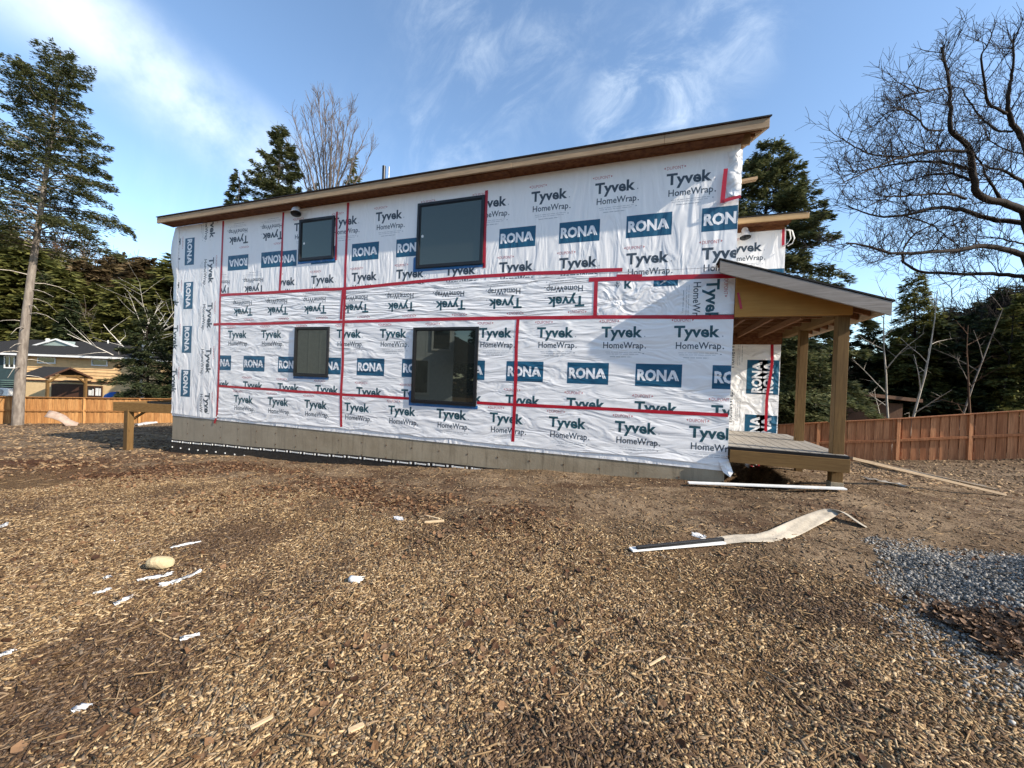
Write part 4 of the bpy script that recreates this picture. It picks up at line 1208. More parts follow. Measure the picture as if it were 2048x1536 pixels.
def conifer(seed, h, base, rad, nbr, dens, leaf=.34, lean=(0, 0), tr=.02, shape=.75, rise=.25, droop=.35, ragged=.35, limbs=True):
    """needle tree standing at the origin: (trunk verts, quads), (needle verts, quads)"""
    r = np.random.default_rng(seed)
    ts = np.linspace(0, 1, 14)
    cx = lambda t: np.stack([lean[0] * t ** 1.3 + .12 * np.sin(t * 5 + seed), lean[1] * t ** 1.3 + .1 * np.cos(t * 4 + seed), h * t], -1)
    TV, TF = tube_arr(cx(ts), np.maximum(h * tr * (1 - ts) ** .8, .012), 8)
    TV, TF = [TV], [TF]; no = len(TV[0])
    NV = []
    for i in range(nbr):
        f = base + (1 - base) * ((i + r.uniform(0, 1)) / nbr) ** .92
        k = (f - base) / (1 - base)
        prof = (1 - k) ** shape * (.55 + .45 * min(1, k * 5 + .35))
        L = rad * prof * r.uniform(1 - ragged * 1.4, 1 + ragged * .6) + .15
        a = r.uniform(0, 2 * np.pi)
        o = cx(np.array(f))
        m = 8; q = np.linspace(0, 1, m)
        dirx = np.array([np.cos(a), np.sin(a), 0])
        path = o + dirx * (L * q)[:, None] + np.array([0, 0, 1.0]) * (L * (rise * (.4 + k) * q - droop * q ** 2 * (1 - .55 * k)))[:, None]
        path[1:] += r.normal(0, .03 * L, (m - 1, 3)) * q[1:, None]
        if limbs and L > .5:
            V, Fq = tube_arr(path, np.maximum(.012 * L * (1 - q) + .006, .006), 3); TV.append(V); TF.append(Fq + no); no += len(V)
        ns = int(dens * L * (1.0 + .6 * L)) + 4
        s = r.uniform(.12, 1, ns) ** .75
        pos = np.stack([np.interp(s, q, path[:, j]) for j in range(3)], 1)
        side = np.cross(dirx, [0, 0, 1.0]); sg = r.choice([-1, 1], ns)
        lat = r.uniform(0, .52, ns) * L * (1.05 - s) + .03
        pos += side * (sg * lat)[:, None] + dirx * (lat * .6)[:, None]
        pos[:, 2] += r.normal(0, .09, ns) - lat * .12
        # a spray of three leaflets each
        for w in (-.7, 0, .7):
            ang = a + sg * r.uniform(.15, .9, ns) + w
            d = np.stack([np.cos(ang), np.sin(ang), r.uniform(-.55, .25, ns)], 1); d /= np.linalg.norm(d, axis=1, keepdims=True)
            ll = leaf * r.uniform(.5, 1.2, ns)
            up = r.normal(0, .45, (ns, 3)) + [0, 0, 1]
            sd = np.cross(d, up); sd /= np.linalg.norm(sd, axis=1, keepdims=True)
            wd = ll * r.uniform(.08, .16, ns)
            NV.append(np.stack([pos, pos + d * (ll * .55)[:, None] + sd * wd[:, None], pos + d * ll[:, None], pos + d * (ll * .5)[:, None] - sd * wd[:, None]], 1))
    NV = np.concatenate(NV).reshape(-1, 3)
    return (np.concatenate(TV), np.concatenate(TF)), (NV, np.arange(len(NV)).reshape(-1, 4))


def bare(seed, h, spread=.5, tr=.016, levels=4, fork=.35, up=.35, kids=(4, 7), twig=.004, wander=.09, first=None, klen=1.0):
    """leafless tree: recursive limbs; returns trunk and crown quads"""
    r = np.random.default_rng(seed)
    trunk, crown = [], []
    def grow(p, d, L, R, lev):
        n = 6 if lev < 2 else 4
        pts = [p]; dd = d.copy()
        for i in range(n):
            dd = dd + r.normal(0, wander * (1 + .35 * lev), 3) + np.array([0, 0, up * .06 * lev]); dd /= np.linalg.norm(dd)
            pts.append(pts[-1] + dd * L / n)
        pts = np.array(pts); rr = np.maximum(np.linspace(R, R * ((.3 if lev < levels else 0) if lev else .2), n + 1), twig * (.6 if lev == levels else 1))
        (trunk if lev == 0 else crown).append(tube_arr(pts, rr, (8, 5, 4, 3, 3, 3)[lev]))
        if lev >= levels: return
        nk = r.integers(*kids) + (3 if lev == 0 else 0)
        for j in range(nk):
            t = (fork + (1 - fork) * (j + r.uniform(0, 1)) / nk) if lev == 0 else r.uniform(.2, 1)
            t = min(t, 1.0)
            i = min(int(t * n), n - 1); q = t * n - i
            pp = pts[i] * (1 - q) + pts[i + 1] * q
            ax = pts[i + 1] - pts[i]; ax /= np.linalg.norm(ax)
            o = r.normal(0, 1, 3); o -= ax * (o @ ax); o /= np.linalg.norm(o)
            sp = spread * r.uniform(.6, 1.4)
            nd = ax * math.cos(sp) + o * math.sin(sp) + np.array([0, 0, up * .4]); nd /= np.linalg.norm(nd)
            grow(pp, nd, klen * L * r.uniform(.38, .62) * (1.15 - .45 * t if lev == 0 else 1), max(R * (1 - .65 * t) * r.uniform(.45, .7), twig), lev + 1)
    for d0, L0, R0 in (first or [((0, 0, 1), h, h * tr)]):
        grow(np.zeros(3), np.array(d0, float) / np.linalg.norm(d0), L0, R0, 0)
    def cat(lst):
        V, Fq, o = [], [], 0
        for v, f in lst: V.append(v); Fq.append(f + o); o += len(v)
        return np.concatenate(V), np.concatenate(Fq)
    (tv, tf), (cv, cf) = cat(trunk), cat(crown)
    k = np.array([.5 + .5 * h / cv[:, 2].max()] * 2 + [h / cv[:, 2].max()])
    return (tv * k, tf), (cv * k, cf)


def plant(name, label, cat, px, d, data, mats, group=None, rot=0.0, s=1.0, sink=.15, xy=None):
    """thing with a trunk and a crown, on the ground under photo column px at depth d"""
    if xy is None: p = at(px, 761 + (px - 1024) * .0379, d)
    else: p = xy
    z = gz(p[0], p[1]) - sink
    o = empty(name, (p[0], p[1], z), label, cat, group, rz=rot)
    o.scale = (s, s, s)
    for part, (V, Fq), mt in zip(('trunk', 'crown'), data, mats):
        me = V if isinstance(V, bpy.types.Mesh) else np_mesh(part, V, Fq, mt, smooth=(part == 'trunk'))
        link(part, me, o)
    return o


def height_for(px, ytop, d):
    p = at(px, ytop, d)
    return float(p[2]) - gz(p[0], p[1]) + .15

# tall lone conifer at the left
h = height_for(112, 118, 21)
data = conifer(3, h, .47, 3.35, 230, 22, leaf=.22, lean=(1.3, .5), tr=.0118, shape=.55, rise=.55, droop=.38, ragged=.5)
p = at(44, 852, 20.6)
lone = plant('tall_conifer', 'tall lone conifer with a long bare grey trunk in front of the left fence', 'tree', 44, 20.6, data, (M['bark'], M['needle']))
# dead stubs on its trunk
b = MB(); rr_ = random.Random(4)
for i in range(16):
    t = .14 + .33 * i / 16; a = rr_.uniform(0, 6.28); L = rr_.uniform(.9, 2.4)
    q = np.array([1.3 * t ** 1.3 + .12 * math.sin(t * 5 + 3), .5 * t ** 1.3 + .1 * math.cos(t * 4 + 3), h * t])
    pts = [q + np.array([math.cos(a), math.sin(a), 0]) * L * k + np.array([0, 0, .22 * L * k - .45 * L * k * k]) + np.array([0, 0, rr_.uniform(-.03, .03)]) for k in (0, .3, .6, 1)]
    b.tube(pts, [.028, .02, .013, .005], 4)
b.build('dead_branch_stubs', M['bark_pale'], lone)

# bushy spruce beside the neighbour's house
h = height_for(297, 618, 28.5)
plant('young_spruce', 'dark bushy young spruce between the tan house and the wrapped house', 'tree', 292, 28.5,
      conifer(5, h, .16, 2.7, 130, 30, leaf=.26, tr=.014, shape=.85, rise=.15, droop=.25, ragged=.3), (M['bark_dark'], M['needle_dark']))
# behind the roof
h = height_for(548, 258, 27)
plant('roadside_hemlock', 'ragged evergreen rising behind the left part of the wrapped house roof', 'tree', 545, 27,
      conifer(8, h, .35, 3.4, 260, 34, leaf=.27, tr=.012, shape=.75, rise=.5, droop=.4, ragged=.45), (M['bark'], M['needle']))
h = height_for(468, 322, 27)
plant('small_hemlock', 'lower evergreen spire at the left of the ragged evergreen behind the roof', 'tree', 462, 28.5,
      conifer(9, h, .35, 1.9, 110, 48, leaf=.30, tr=.012, shape=.7, rise=.5, droop=.4, ragged=.4), (M['bark'], M['needle']))
h = height_for(692, 322, 33)
plant('narrow_spruce', 'narrow spruce top peeping over the roof among bare branches', 'tree', 692, 33,
      conifer(10, h, .4, 1.9, 70, 32, leaf=.42, tr=.01, shape=.9, rise=.3), (M['bark'], M['needle_gold']))
h = height_for(622, 368, 34)
plant('narrow_spruce', 'lowest spruce tip showing just above the roof edge under the bare tree', 'tree', 620, 34,
      conifer(12, h, .4, 1.8, 60, 32, leaf=.42, tr=.01, shape=.9, rise=.3), (M['bark'], M['needle']))
def branchlets(crown, r, pts, R0, lev, maxlev, dens, length, tip, spread=1.0, lift=.25):
    pts = np.asarray(pts); seg = np.linalg.norm(np.diff(pts, axis=0), axis=1); T = np.append(0, np.cumsum(seg)); L = T[-1]
    for j in range(int(L * dens) + 2):
        t = r.uniform(.12, 1.0) ** .8 * L
        i = max(min(int(np.searchsorted(T, t)) - 1, len(seg) - 1), 0)
        p = pts[i] + (pts[i + 1] - pts[i]) * (t - T[i]) / seg[i]; ax = (pts[i + 1] - pts[i]) / seg[i]
        o = r.normal(0, 1, 3); o -= ax * (o @ ax); o /= np.linalg.norm(o)
        d = ax * r.uniform(.6, 1.1) + o * r.uniform(.35, .8) * spread + np.array([0, 0, lift]); d /= np.linalg.norm(d)
        l = length * r.uniform(.5, 1.3) * (1.25 - .6 * t / L); q = [p]
        for s_ in range(4):
            d = d + r.normal(0, .09, 3) + np.array([0, 0, .05]); d /= np.linalg.norm(d); q.append(q[-1] + d * l / 4)
        rad = max(R0 * .45, tip); crown.append(tube_arr(np.array(q), np.linspace(rad, tip, 5), 3))
        if lev < maxlev: branchlets(crown, r, q, rad, lev + 1, maxlev, dens * 1.35, length * .55, tip, spread, lift)


def fan_maple():
    d = 27.0; r = np.random.default_rng(77)
    b0 = at(655, 740, d); z0 = gz(b0[0], b0[1]) - .2; base = np.array([b0[0], b0[1], z0])
    hub = at(655, 470, d)
    trunk = tube_arr(np.array([base, base * .5 + hub * .5 + [.1, 0, 0], hub]), np.array([.26, .22, .17]), 8)
    crown = []
    for px, py in ((566, 262), (585, 235), (603, 212), (618, 205), (635, 190), (650, 186), (664, 204), (680, 222), (700, 222), (716, 236), (733, 262), (748, 290), (596, 290), (660, 250), (690, 262)):
        e = at(px, py, d + r.uniform(-1.8, 1.8)); s0 = hub + (base - hub) * r.uniform(0, .12)
        out = e - s0; k = np.linspace(0, 1, 9)[:, None]
        side = np.array([out[0], out[1], 0])
        P = s0 + np.array([0, 0, 1.0]) * (out[2] * k) + side * (k * .75 + .25 * k ** 2.2) + r.normal(0, .06, (9, 3)) * np.minimum(k * 3, 1)
        crown.append(tube_arr(P, np.linspace(.085, .016, 9), 5))
        branchlets(crown, r, P[2:], .040, 0, 1, 2.7, 1.2, .0075, .85, .3)
    V, Fq, o = [], [], 0
    for v, f in crown: V.append(v); Fq.append(f + o); o += len(v)
    t = empty('bare_maple', tuple(base), 'leafless grey maple fanning out above the middle of the roof', 'tree')
    mb_ = bark('maple_bark', (0.17, 0.14, 0.125), (0.10, 0.085, 0.075))
    link('trunk', np_mesh('trunk', trunk[0] - base, trunk[1], mb_, smooth=True), t)
    link('crown', np_mesh('crown', np.concatenate(V) - base, np.concatenate(Fq), mb_, smooth=True), t)
fan_maple()
# behind the back wing
h = height_for(1512, 288, 21)
plant('drooping_hemlock', 'big dark hemlock behind the back wing and the porch roof', 'tree', 1520, 21,
      conifer(14, h, .12, 4.6, 320, 27, leaf=.29, tr=.014, shape=.62, rise=.25, droop=.42, ragged=.4), (M['bark_dark'], M['needle']))
# right hand trees
for px, yt, d, w, seed, lab in (
        (1822, 548, 24, 2.6, 31, 'broad dark evergreen behind the two thin pale saplings'),
        (1738, 640, 26, 2.3, 32, 'evergreen spreading over the brown cabin, right of the near porch post'),
        (1672, 628, 27, 2.2, 33, 'evergreen filling the gap just left of the near porch post'),
        (1592, 655, 25, 2.2, 34, 'evergreen seen beside the back wing under the porch roof'),
        (1915, 690, 23, 2.4, 35, 'low evergreen behind the fence right of the broad dark evergreen'),
        (1975, 640, 22, 2.6, 36, 'dark evergreen second from the right edge of the photo'),
        (2040, 590, 21, 2.9, 37, 'olive green evergreen at the right edge under the big bare oak')):
    h = height_for(px, yt, d)
    plant('forest_conifer', lab, 'tree', px, d, conifer(seed, h, .05, w, 170, 24, leaf=.33, tr=.013, shape=.8, rise=.2, droop=.35, ragged=.35),
          (M['bark_dark'], M['needle_gold'] if seed in (37, 31) else M['needle_dark']))
for px, yt, d, seed, lean_, mt, lab in (
        (1790, 555, 18.2, 41, (-.25, .1), 'bark_pale', 'left of two thin pale saplings behind the right fence'),
        (1819, 570, 18.0, 42, (.12, .1), 'bark_pale', 'right of two thin pale saplings behind the right fence'),
        (1905, 560, 19.5, 43, (.9, .2), 'bark', 'grey bare tree leaning right behind the right fence'),
        (1990, 520, 20.5, 44, (.2, .3), 'bark_dark', 'straight dark bare trunk near the right edge behind the fence'),
        (1625, 690, 19.5, 45, (.1, 0), 'bark_pale', 'slim sapling standing between the two porch posts'),
        (1955, 640, 19.0, 46, (-.3, .1), 'bark_brown', 'short brown bare tree just left of the straight dark trunk')):
    h = height_for(px, yt, d)
    plant('bare_sapling', lab, 'tree', px, d, bare(seed, h, spread=.95, tr=.0075, levels=2, fork=.10, up=.08, kids=(4, 6), twig=.0045, klen=.5, wander=.05, first=[((lean_[0] * .25, lean_[1] * .25, 1), h, .065)]), (M[mt], M[mt]))

# left hand background trees
for px, yt, d, kind, seed, mt, lab in (
        (287, 540, 38, 'bare', 51, 'bark_birch', 'white birch trunk standing above the young spruce'),
        (178, 555, 49, 'bare', 52, 'bark', 'forked dead grey tree rising behind the tan house roof'),
        (232, 535, 55, 'bare', 53, 'bark_brown', 'brown leafless tree left of the white birch'),
        (322, 515, 58, 'bare', 54, 'bark_brown', 'brown leafless tree right of the white birch'),
        (262, 505, 64, 'bare', 55, 'bark_pale', 'pale far leafless tree above the brown treetops'),
        (18, 470, 48, 'con', 56, 'needle_gold', 'tall olive evergreen at the left edge behind the teal wing'),
        (118, 505, 52, 'con', 57, 'needle_gold', 'olive evergreen right of the long bare trunk'),
        (85, 545, 47, 'con', 58, 'needle', 'dark evergreen behind the ridge of the tan house'),
        (205, 590, 50, 'con', 59, 'needle_gold', 'olive evergreen between the forked dead tree and the birch'),
        (345, 600, 46, 'con', 60, 'needle_dark', 'dark evergreen touching the left corner of the wrapped house'),
        (140, 600, 45, 'con', 61, 'needle_dark', 'dark evergreen just left of the forked dead tree')):
    h = height_for(px, yt, d)
    if kind == 'con':
        dd = conifer(seed, h, .04, h * .19, 120, 16, leaf=.62, tr=.012, shape=.8, rise=.25, droop=.3, ragged=.35, limbs=False)
        plant('forest_conifer', lab, 'tree', px, d, dd, (M['bark_dark'], M[mt]))
    else:
        dd = bare(seed, h, spread=.62 if seed != 51 else .8, tr=.008, levels=4 if seed > 52 else 2, fork=.3, up=.3, kids=(4, 7), twig=.018 if seed != 51 else .012, wander=.06,
                  first=[((0, 0, 1), h, h * .009), ((.35, 0, 1), h * .85, h * .007)] if seed == 52 else ([((0, 0, 1), h * 1.0, .19)] if seed == 51 else None))
        plant('bare_tree', lab, 'tree', px, d, dd, (M[mt], M[mt]))

# far woods that read as one mass
def woods(name, label, spots, protos, mt):
    Vs, Fs, o = [], [], 0
    r = np.random.default_rng(99)
    for (px, yt, d) in spots:
        p = at(px, 761 + (px - 1024) * .0379, d); base = gz(p[0], p[1])
        top = float(at(px, yt, d)[2]); hh = max(top - base, 2)
        V, Fq, h0 = protos[r.integers(len(protos))]
        a = r.uniform(0, 6.28); s = hh / h0
        R = np.array([[math.cos(a), -math.sin(a), 0], [math.sin(a), math.cos(a), 0], [0, 0, 1]])
        Vs.append((V * [s * 1.15, s * 1.15, s]) @ R.T + [p[0], p[1], base - .2]); Fs.append(Fq + o); o += len(V)
    return tag(link(name, np_mesh(name, np.concatenate(Vs), np.concatenate(Fs), mt)), label, 'woods', kind='stuff')

def proto(seed, dens=9, leaf=.95, rad=4.0, base=.03):
    h0 = 14.0
    t, n = conifer(seed, h0, base, rad, 90, dens, leaf=leaf, shape=.75, rise=.2, droop=.3, ragged=.4, limbs=False)
    return np.concatenate([n[0]]), n[1], h0
pc = [proto(s) for s in (71, 72, 73)]
pb = []
for s in (81, 82, 83):
    t, c = bare(s, 14, spread=.55, levels=3, kids=(5, 8), twig=.022, up=.3, fork=.25, wander=.08)
    pb.append((np.concatenate([t[0], c[0]]), np.concatenate([t[1], c[1] + len(t[0])]), 14.0))
rw = np.random.default_rng(5)
ytop_l = lambda x: np.interp(x, [-700, -100, 60, 130, 200, 330, 420, 560, 760], [470, 455, 465, 500, 515, 512, 500, 460, 460])
sp = [(x, ytop_l(x) + rw.uniform(5, 95), rw.uniform(47, 66)) for x in rw.uniform(-650, 760, 170)]
woods('far_conifer_woods', 'mass of olive and dark evergreens behind the tan house', sp, pc, M['needle_gold'])
sp = [(x, ytop_l(x) + rw.uniform(-40, 30), rw.uniform(58, 85)) for x in rw.uniform(-100, 430, 36)]
sp2 = [(x, ytop_l(x) + rw.uniform(-5, 60), rw.uniform(52, 64)) for x in rw.uniform(170, 420, 34)]
M['needle_brown'] = island('brown_needles', [(.06, .045, .022), (.12, .085, .042), (.18, .125, .065), (.09, .07, .03)], trans=.3)
woods('brown_tamarack_woods', 'brownish treetops between the forked dead tree and the wrapped house', sp2, pc, M['needle_brown'])
woods('far_bare_woods', 'brown haze of leafless treetops behind the tan house', sp, pb, M['bark_brown'])
ytop_r = lambda x: np.interp(x, [1300, 1560, 1700, 1760, 1860, 1950, 2050, 2400], [620, 650, 705, 700, 610, 595, 560, 500])
sp = [(x, ytop_r(x) + rw.uniform(0, 70), rw.uniform(27, 55)) for x in rw.uniform(1320, 2400, 150)] + [(x, ytop_r(x) + rw.uniform(-10, 60), rw.uniform(23, 30)) for x in rw.uniform(1560, 2300, 34)]
woods('dark_conifer_woods', 'dark evergreen woods behind the right fence', sp, pc, M['needle_dark'])
sp = [(x, ytop_r(x) - rw.uniform(-40, 70), rw.uniform(21.5, 34)) for x in rw.uniform(1600, 2400, 30)]
woods('bare_thicket', 'thicket of thin leafless stems among the dark evergreens at the right', sp, pb, M['bark_dark'])

Vs, Fs, o_ = [], [], 0  # evergreens added behind the viewer so the lower window reflects something dark
for i in range(46):
    x = -46 + i * 2.1 + rw.uniform(-1, 1); y = rw.uniform(-46, -30); V, Fq, h0 = pc[i % 3]; s_ = rw.uniform(8, 13) / h0
    Vs.append(V * s_ + [x, y, gz(x, y) - .2]); Fs.append(Fq + o_); o_ += len(V)
tag(link('added_rear_woods', np_mesh('added_rear_woods', np.concatenate(Vs), np.concatenate(Fs), M['needle_dark'])), 'dark evergreens added behind the viewer to darken the lower window reflection', 'woods', kind='stuff')

# big bare oak: its main limbs follow the photograph, every limb at its own depth
def oak():
    k = .3515; PX = lambda a, b, d: at(1640 + a * k, 20 + b * k, d)
    base = at(2105, 860, 15.5); base[2] = gz(base[0], base[1]) - .2
    limbs = [  # points (crop x, crop y, depth), start radius
        ([(1161, 1140, 14.6), (1040, 1095, 14.2), (880, 1060, 13.8), (868, 900, 13.7), (850, 770, 13.6), (730, 690, 13.4), (745, 560, 13.2), (730, 400, 13.0), (690, 210, 12.8)], .135),
        ([(860, 800, 13.6), (640, 800, 13.2), (470, 835, 12.9), (300, 900, 12.6), (120, 990, 12.2)], .055),
        ([(470, 835, 12.9), (300, 830, 12.9), (190, 780, 12.7), (130, 730, 12.4)], .03),
        ([(850, 905, 13.7), (690, 865, 13.9), (560, 860, 14.2), (400, 880, 14.5), (230, 920, 14.9), (90, 915, 15.2)], .055),
        ([(850, 970, 13.7), (780, 930, 14.2), (650, 930, 14.4), (520, 965, 14.8), (330, 1010, 15.2)], .048),
        ([(830, 1075, 13.8), (720, 1040, 13.5), (560, 1055, 13.0), (380, 1060, 12.6), (290, 1110, 12.4)], .045),
        ([(1161, 1212, 15.0), (960, 1190, 15.3), (800, 1130, 15.4), (660, 1120, 15.2), (480, 1170, 15.0), (330, 1180, 14.8), (160, 1120, 14.4)], .10),
        ([(480, 1170, 15.0), (640, 1220, 15.1), (720, 1290, 15.3), (800, 1350, 15.4)], .03),
        ([(1161, 1395, 15.0), (1040, 1355, 14.7), (900, 1345, 14.4), (780, 1365, 14.0), (640, 1380, 13.7), (400, 1385, 13.3), (250, 1335, 13.0), (150, 1325, 12.7)], .11),
        ([(1161, 1515, 16.0), (980, 1500, 16.2), (800, 1505, 16.4), (550, 1490, 16.6), (450, 1415, 16.8), (510, 1290, 16.9), (640, 1220, 17), (740, 1160, 17.2)], .085),
        ([(1161, 745, 15.4), (1090, 650, 15.2), (1065, 560, 15.0), (1080, 420, 14.9), (1100, 300, 14.7), (1105, 130, 14.5)], .10),
        ([(1100, 690, 15.2), (1010, 690, 15.6), (910, 610, 15.9), (850, 520, 16.2), (810, 440, 16.5), (720, 440, 16.7)], .045),
        ([(1060, 590, 15.0), (950, 530, 14.6), (940, 400, 14.3), (905, 270, 14.0), (960, 190, 13.8), (1000, 70, 13.6)], .05),
        ([(1161, 980, 14.8), (1050, 915, 14.4), (930, 890, 14.1), (880, 840, 13.9)], .06),
        ([(1030, 1085, 14.2), (990, 1010, 14.0), (930, 930, 13.9), (930, 880, 13.8), (880, 830, 13.8)], .05),
        ([(1161, 820, 15.5), (1060, 800, 15.9), (960, 740, 16.2), (880, 745, 16.4)], .03),
        ([(700, 685, 13.4), (610, 690, 13.0), (560, 620, 12.8), (480, 560, 12.6), (400, 570, 12.5)], .032),
        ([(735, 430, 13.0), (600, 470, 12.8), (500, 480, 12.7), (430, 500, 12.6)], .022),
        ([(1161, 1330, 15.6), (1060, 1310, 15.4), (970, 1290, 15.2)], .035),
    ]
    r = np.random.default_rng(17)
    crown = []
    def twigs(pts, R0, lev):
        pts = np.asarray(pts)
        seg = np.linalg.norm(np.diff(pts, axis=0), axis=1); T = np.append(0, np.cumsum(seg)); L = T[-1]
        n = int(L * (4.0 if lev == 0 else 5.4)) + 2
        for j in range(n):
            t = r.uniform(.06 if lev == 0 else .15, 1.0) ** .85 * L
            i = min(np.searchsorted(T, t) - 1, len(seg) - 1); i = max(i, 0)
            p = pts[i] + (pts[i + 1] - pts[i]) * (t - T[i]) / seg[i]
            ax = (pts[i + 1] - pts[i]) / seg[i]
            o = r.normal(0, 1, 3); o -= ax * (o @ ax); o /= np.linalg.norm(o)
            d = ax * r.uniform(.25, .9) + o * r.uniform(.5, 1) + np.array([0, 0, .25]); d /= np.linalg.norm(d)
            l = (r.uniform(.5, 1.5) if lev == 0 else r.uniform(.25, .7)) * (1.25 - .5 * t / L)
            q = [p]
            for s in range(4):
                d = d + r.normal(0, .12, 3) + np.array([0, 0, .05]); d /= np.linalg.norm(d); q.append(q[-1] + d * l / 4)
            rad = (.019 if lev == 0 else .0085) * (.7 + .3 * l)
            crown.append(tube_arr(np.array(q), np.linspace(rad, .0045, 5), 3))
            if lev < 1 or (lev < 2 and r.uniform() < .45): twigs(q, rad, lev + 1)
    for pts, R in limbs:
        P = np.array([PX(*p) for p in pts])
        # smooth the polyline
        t = np.arange(len(P)); tt = np.linspace(0, len(P) - 1, (len(P) - 1) * 4 + 1)
        Q = np.stack([np.interp(tt, t, P[:, j]) for j in range(3)], 1)
        for _ in range(2): Q[1:-1] = .25 * Q[:-2] + .5 * Q[1:-1] + .25 * Q[2:]
        Q[1:-1] += r.normal(0, .012, (len(Q) - 2, 3))
        crown.append(tube_arr(Q, np.linspace(R * 1.0, max(R * .2, .014), len(Q)), 7))
        twigs(Q, R, 0)
        if pts[0][0] == 1161:    # carry the limb on to the trunk
            hub = base * .35 + np.array([base[0], base[1], Q[0][2] - .9]) * .65
            j = np.array([Q[0], Q[0] * .5 + hub * .5 + [0, 0, .15], hub]); crown.append(tube_arr(j, np.array([R, R * 1.15, R * 1.3]), 7))
    top = at(2120, 60, 15.5)
    tp = np.array([base, base + [0.1, 0, 2.2], base * .6 + top * .4 + [.3, 0, 0], base * .35 + top * .65 + [-.2, .2, 0], top])
    t = np.arange(5); tt = np.linspace(0, 4, 17); tp = np.stack([np.interp(tt, t, tp[:, j]) for j in range(3)], 1)
    trunk = tube_arr(tp, np.linspace(.36, .05, 17), 10)
    twigs(tp[8:], .1, 0)
    V, Fq, o = [], [], 0
    for v, f in crown: V.append(v); Fq.append(f + o); o += len(v)
    ot = empty('bare_oak', tuple(base), 'huge leafless oak reaching in from the right edge with dark crooked limbs', 'tree')
    link('trunk', np_mesh('trunk', trunk[0] - base, trunk[1], M['bark_dark'], smooth=True), ot)
    link('crown', np_mesh('crown', np.concatenate(V) - base, np.concatenate(Fq), M['bark_dark'], smooth=True), ot)
oak()

# ------------------------------------------------------------------ things lying about the yard
def on_ground(x, y, dz=0.0): return np.array([x, y, gz(x, y) + dz])


def lump(name, x, y, sx, sy, sz, mat, label, cat, seed, group=None, rz=0.0, sink=.3):
    """weathered stone: a noisy ball"""
    bm = bmesh.new(); bmesh.ops.create_icosphere(bm, subdivisions=3, radius=1)
    r = np.random.default_rng(seed); A = r.normal(0, 1, (5, 3)); ph = r.uniform(0, 6, 5)
    for v in bm.verts:
        p = np.array(v.co); k = 1 + sum((.12 if i < 3 else .05) * math.sin(A[i] @ p * (2.0 if i < 3 else 5.5) + ph[i]) for i in range(5))
        v.co = Vector((p[0] * sx * k, p[1] * sy * k, (p[2] * k * (1 if p[2] > -.4 else .6) + 1 - sink) * sz))
    me = bpy.data.meshes.new(name); bm.to_mesh(me); bm.free(); me.materials.append(mat)
    o = link(name, me); o.location = on_ground(x, y); o.rotation_euler = (0, 0, rz)
    return tag(o, label, cat, group)
M['sandstone'] = basic('tan_stone', (.50, .40, .24), (.36, .28, .16), 9, bump=.7, rough=.9)
M['snow'] = basic('old_snow', (.66, .67, .68), (.46, .46, .46), 30, rough=.6, bump=.8, bscale=30)
lump('field_stone', -3.63, 2.0, .098, .060, .055, M['sandstone'], 'tan fist-sized stone on the mulch at the lower left', 'stone', 1, rz=.35)


def snow(x, y, pts, label, h=.018):
    """thin remnant of snow or ice following a crooked line; pts are (dx, dy, half width)"""
    z0 = gz(x, y); b = MB(); n = 8
    vs, fs = [], []
    m_ = [pts[0]] + [tuple((np.array(p) + np.array(q)) / 2) if k else p for p, q in zip(pts[:-1], pts[1:]) for k in (0, 1)][1:] + [pts[-1]]
    r = random.Random(int(abs(x * 100)))
    for i, (dx, dy, w) in enumerate(m_):
        w *= r.uniform(.6, 1.25)
        for j in range(n + 1):
            a = math.pi * j / n
            px, py = x + dx + .02 * r.uniform(-1, 1), y + dy - math.cos(a) * w
            vs.append((px, py, gz(px, py) + .004 + math.sin(a) * h * r.uniform(.5, 1.3)))
    for i in range(len(m_) - 1):
        for j in range(n): fs.append((i * (n + 1) + j, i * (n + 1) + j + 1, (i + 1) * (n + 1) + j + 1, (i + 1) * (n + 1) + j))
    b.add(vs, fs)
    return tag(b.build('snow_remnant', M['snow'], smooth=True), label, 'snow', 'snow remnants on the mulch')


def snow_px(chain, w, label, h=.018):
    P = [spot_of(*c) for c in chain]
    return snow(P[0][0], P[0][1], [(p[0] - P[0][0], p[1] - P[0][1], w * s) for p, s in zip(P, [.35] + [1] * (len(P) - 2) + [.35])], label, h)
snow_px([(277, 1164), (300, 1159), (325, 1155), (345, 1148)], .028, 'white snow streak just below the tan stone, left one of the close pair')
snow_px([(318, 1176), (345, 1169), (370, 1160), (402, 1143)], .026, 'crooked white snow streak, right one of the close pair below the tan stone')
snow_px([(342, 1098), (360, 1095), (402, 1086)], .018, 'thin white snow streak above the tan stone')
snow_px([(230, 1212), (245, 1205), (265, 1195)], .022, 'small snow patch lower left of the tan stone')
snow_px([(188, 1190), (205, 1186), (222, 1182)], .018, 'snow sliver left of the small snow patch')
snow_px([(208, 1160), (215, 1157), (224, 1158)], .016, 'tiny snow dot left of the close pair of streaks')
snow_px([(360, 1282), (380, 1277), (398, 1272)], .018, 'bluish snow sliver below the stone and the streaks')
snow_px([(145, 1426), (165, 1421), (182, 1416)], .016, 'lone snow bit near the bottom left corner')
snow_px([(-8, 1060), (4, 1054), (16, 1048)], .03, 'snow scrap cut by the left edge of the photo')
snow_px([(-5, 1318), (12, 1313), (28, 1306)], .025, 'low snow patch at the left edge near the bottom')
snow_px([(272, 852), (292, 848), (318, 845)], .25, 'snow bank at the foot of the left fence by the deck frame', .10)

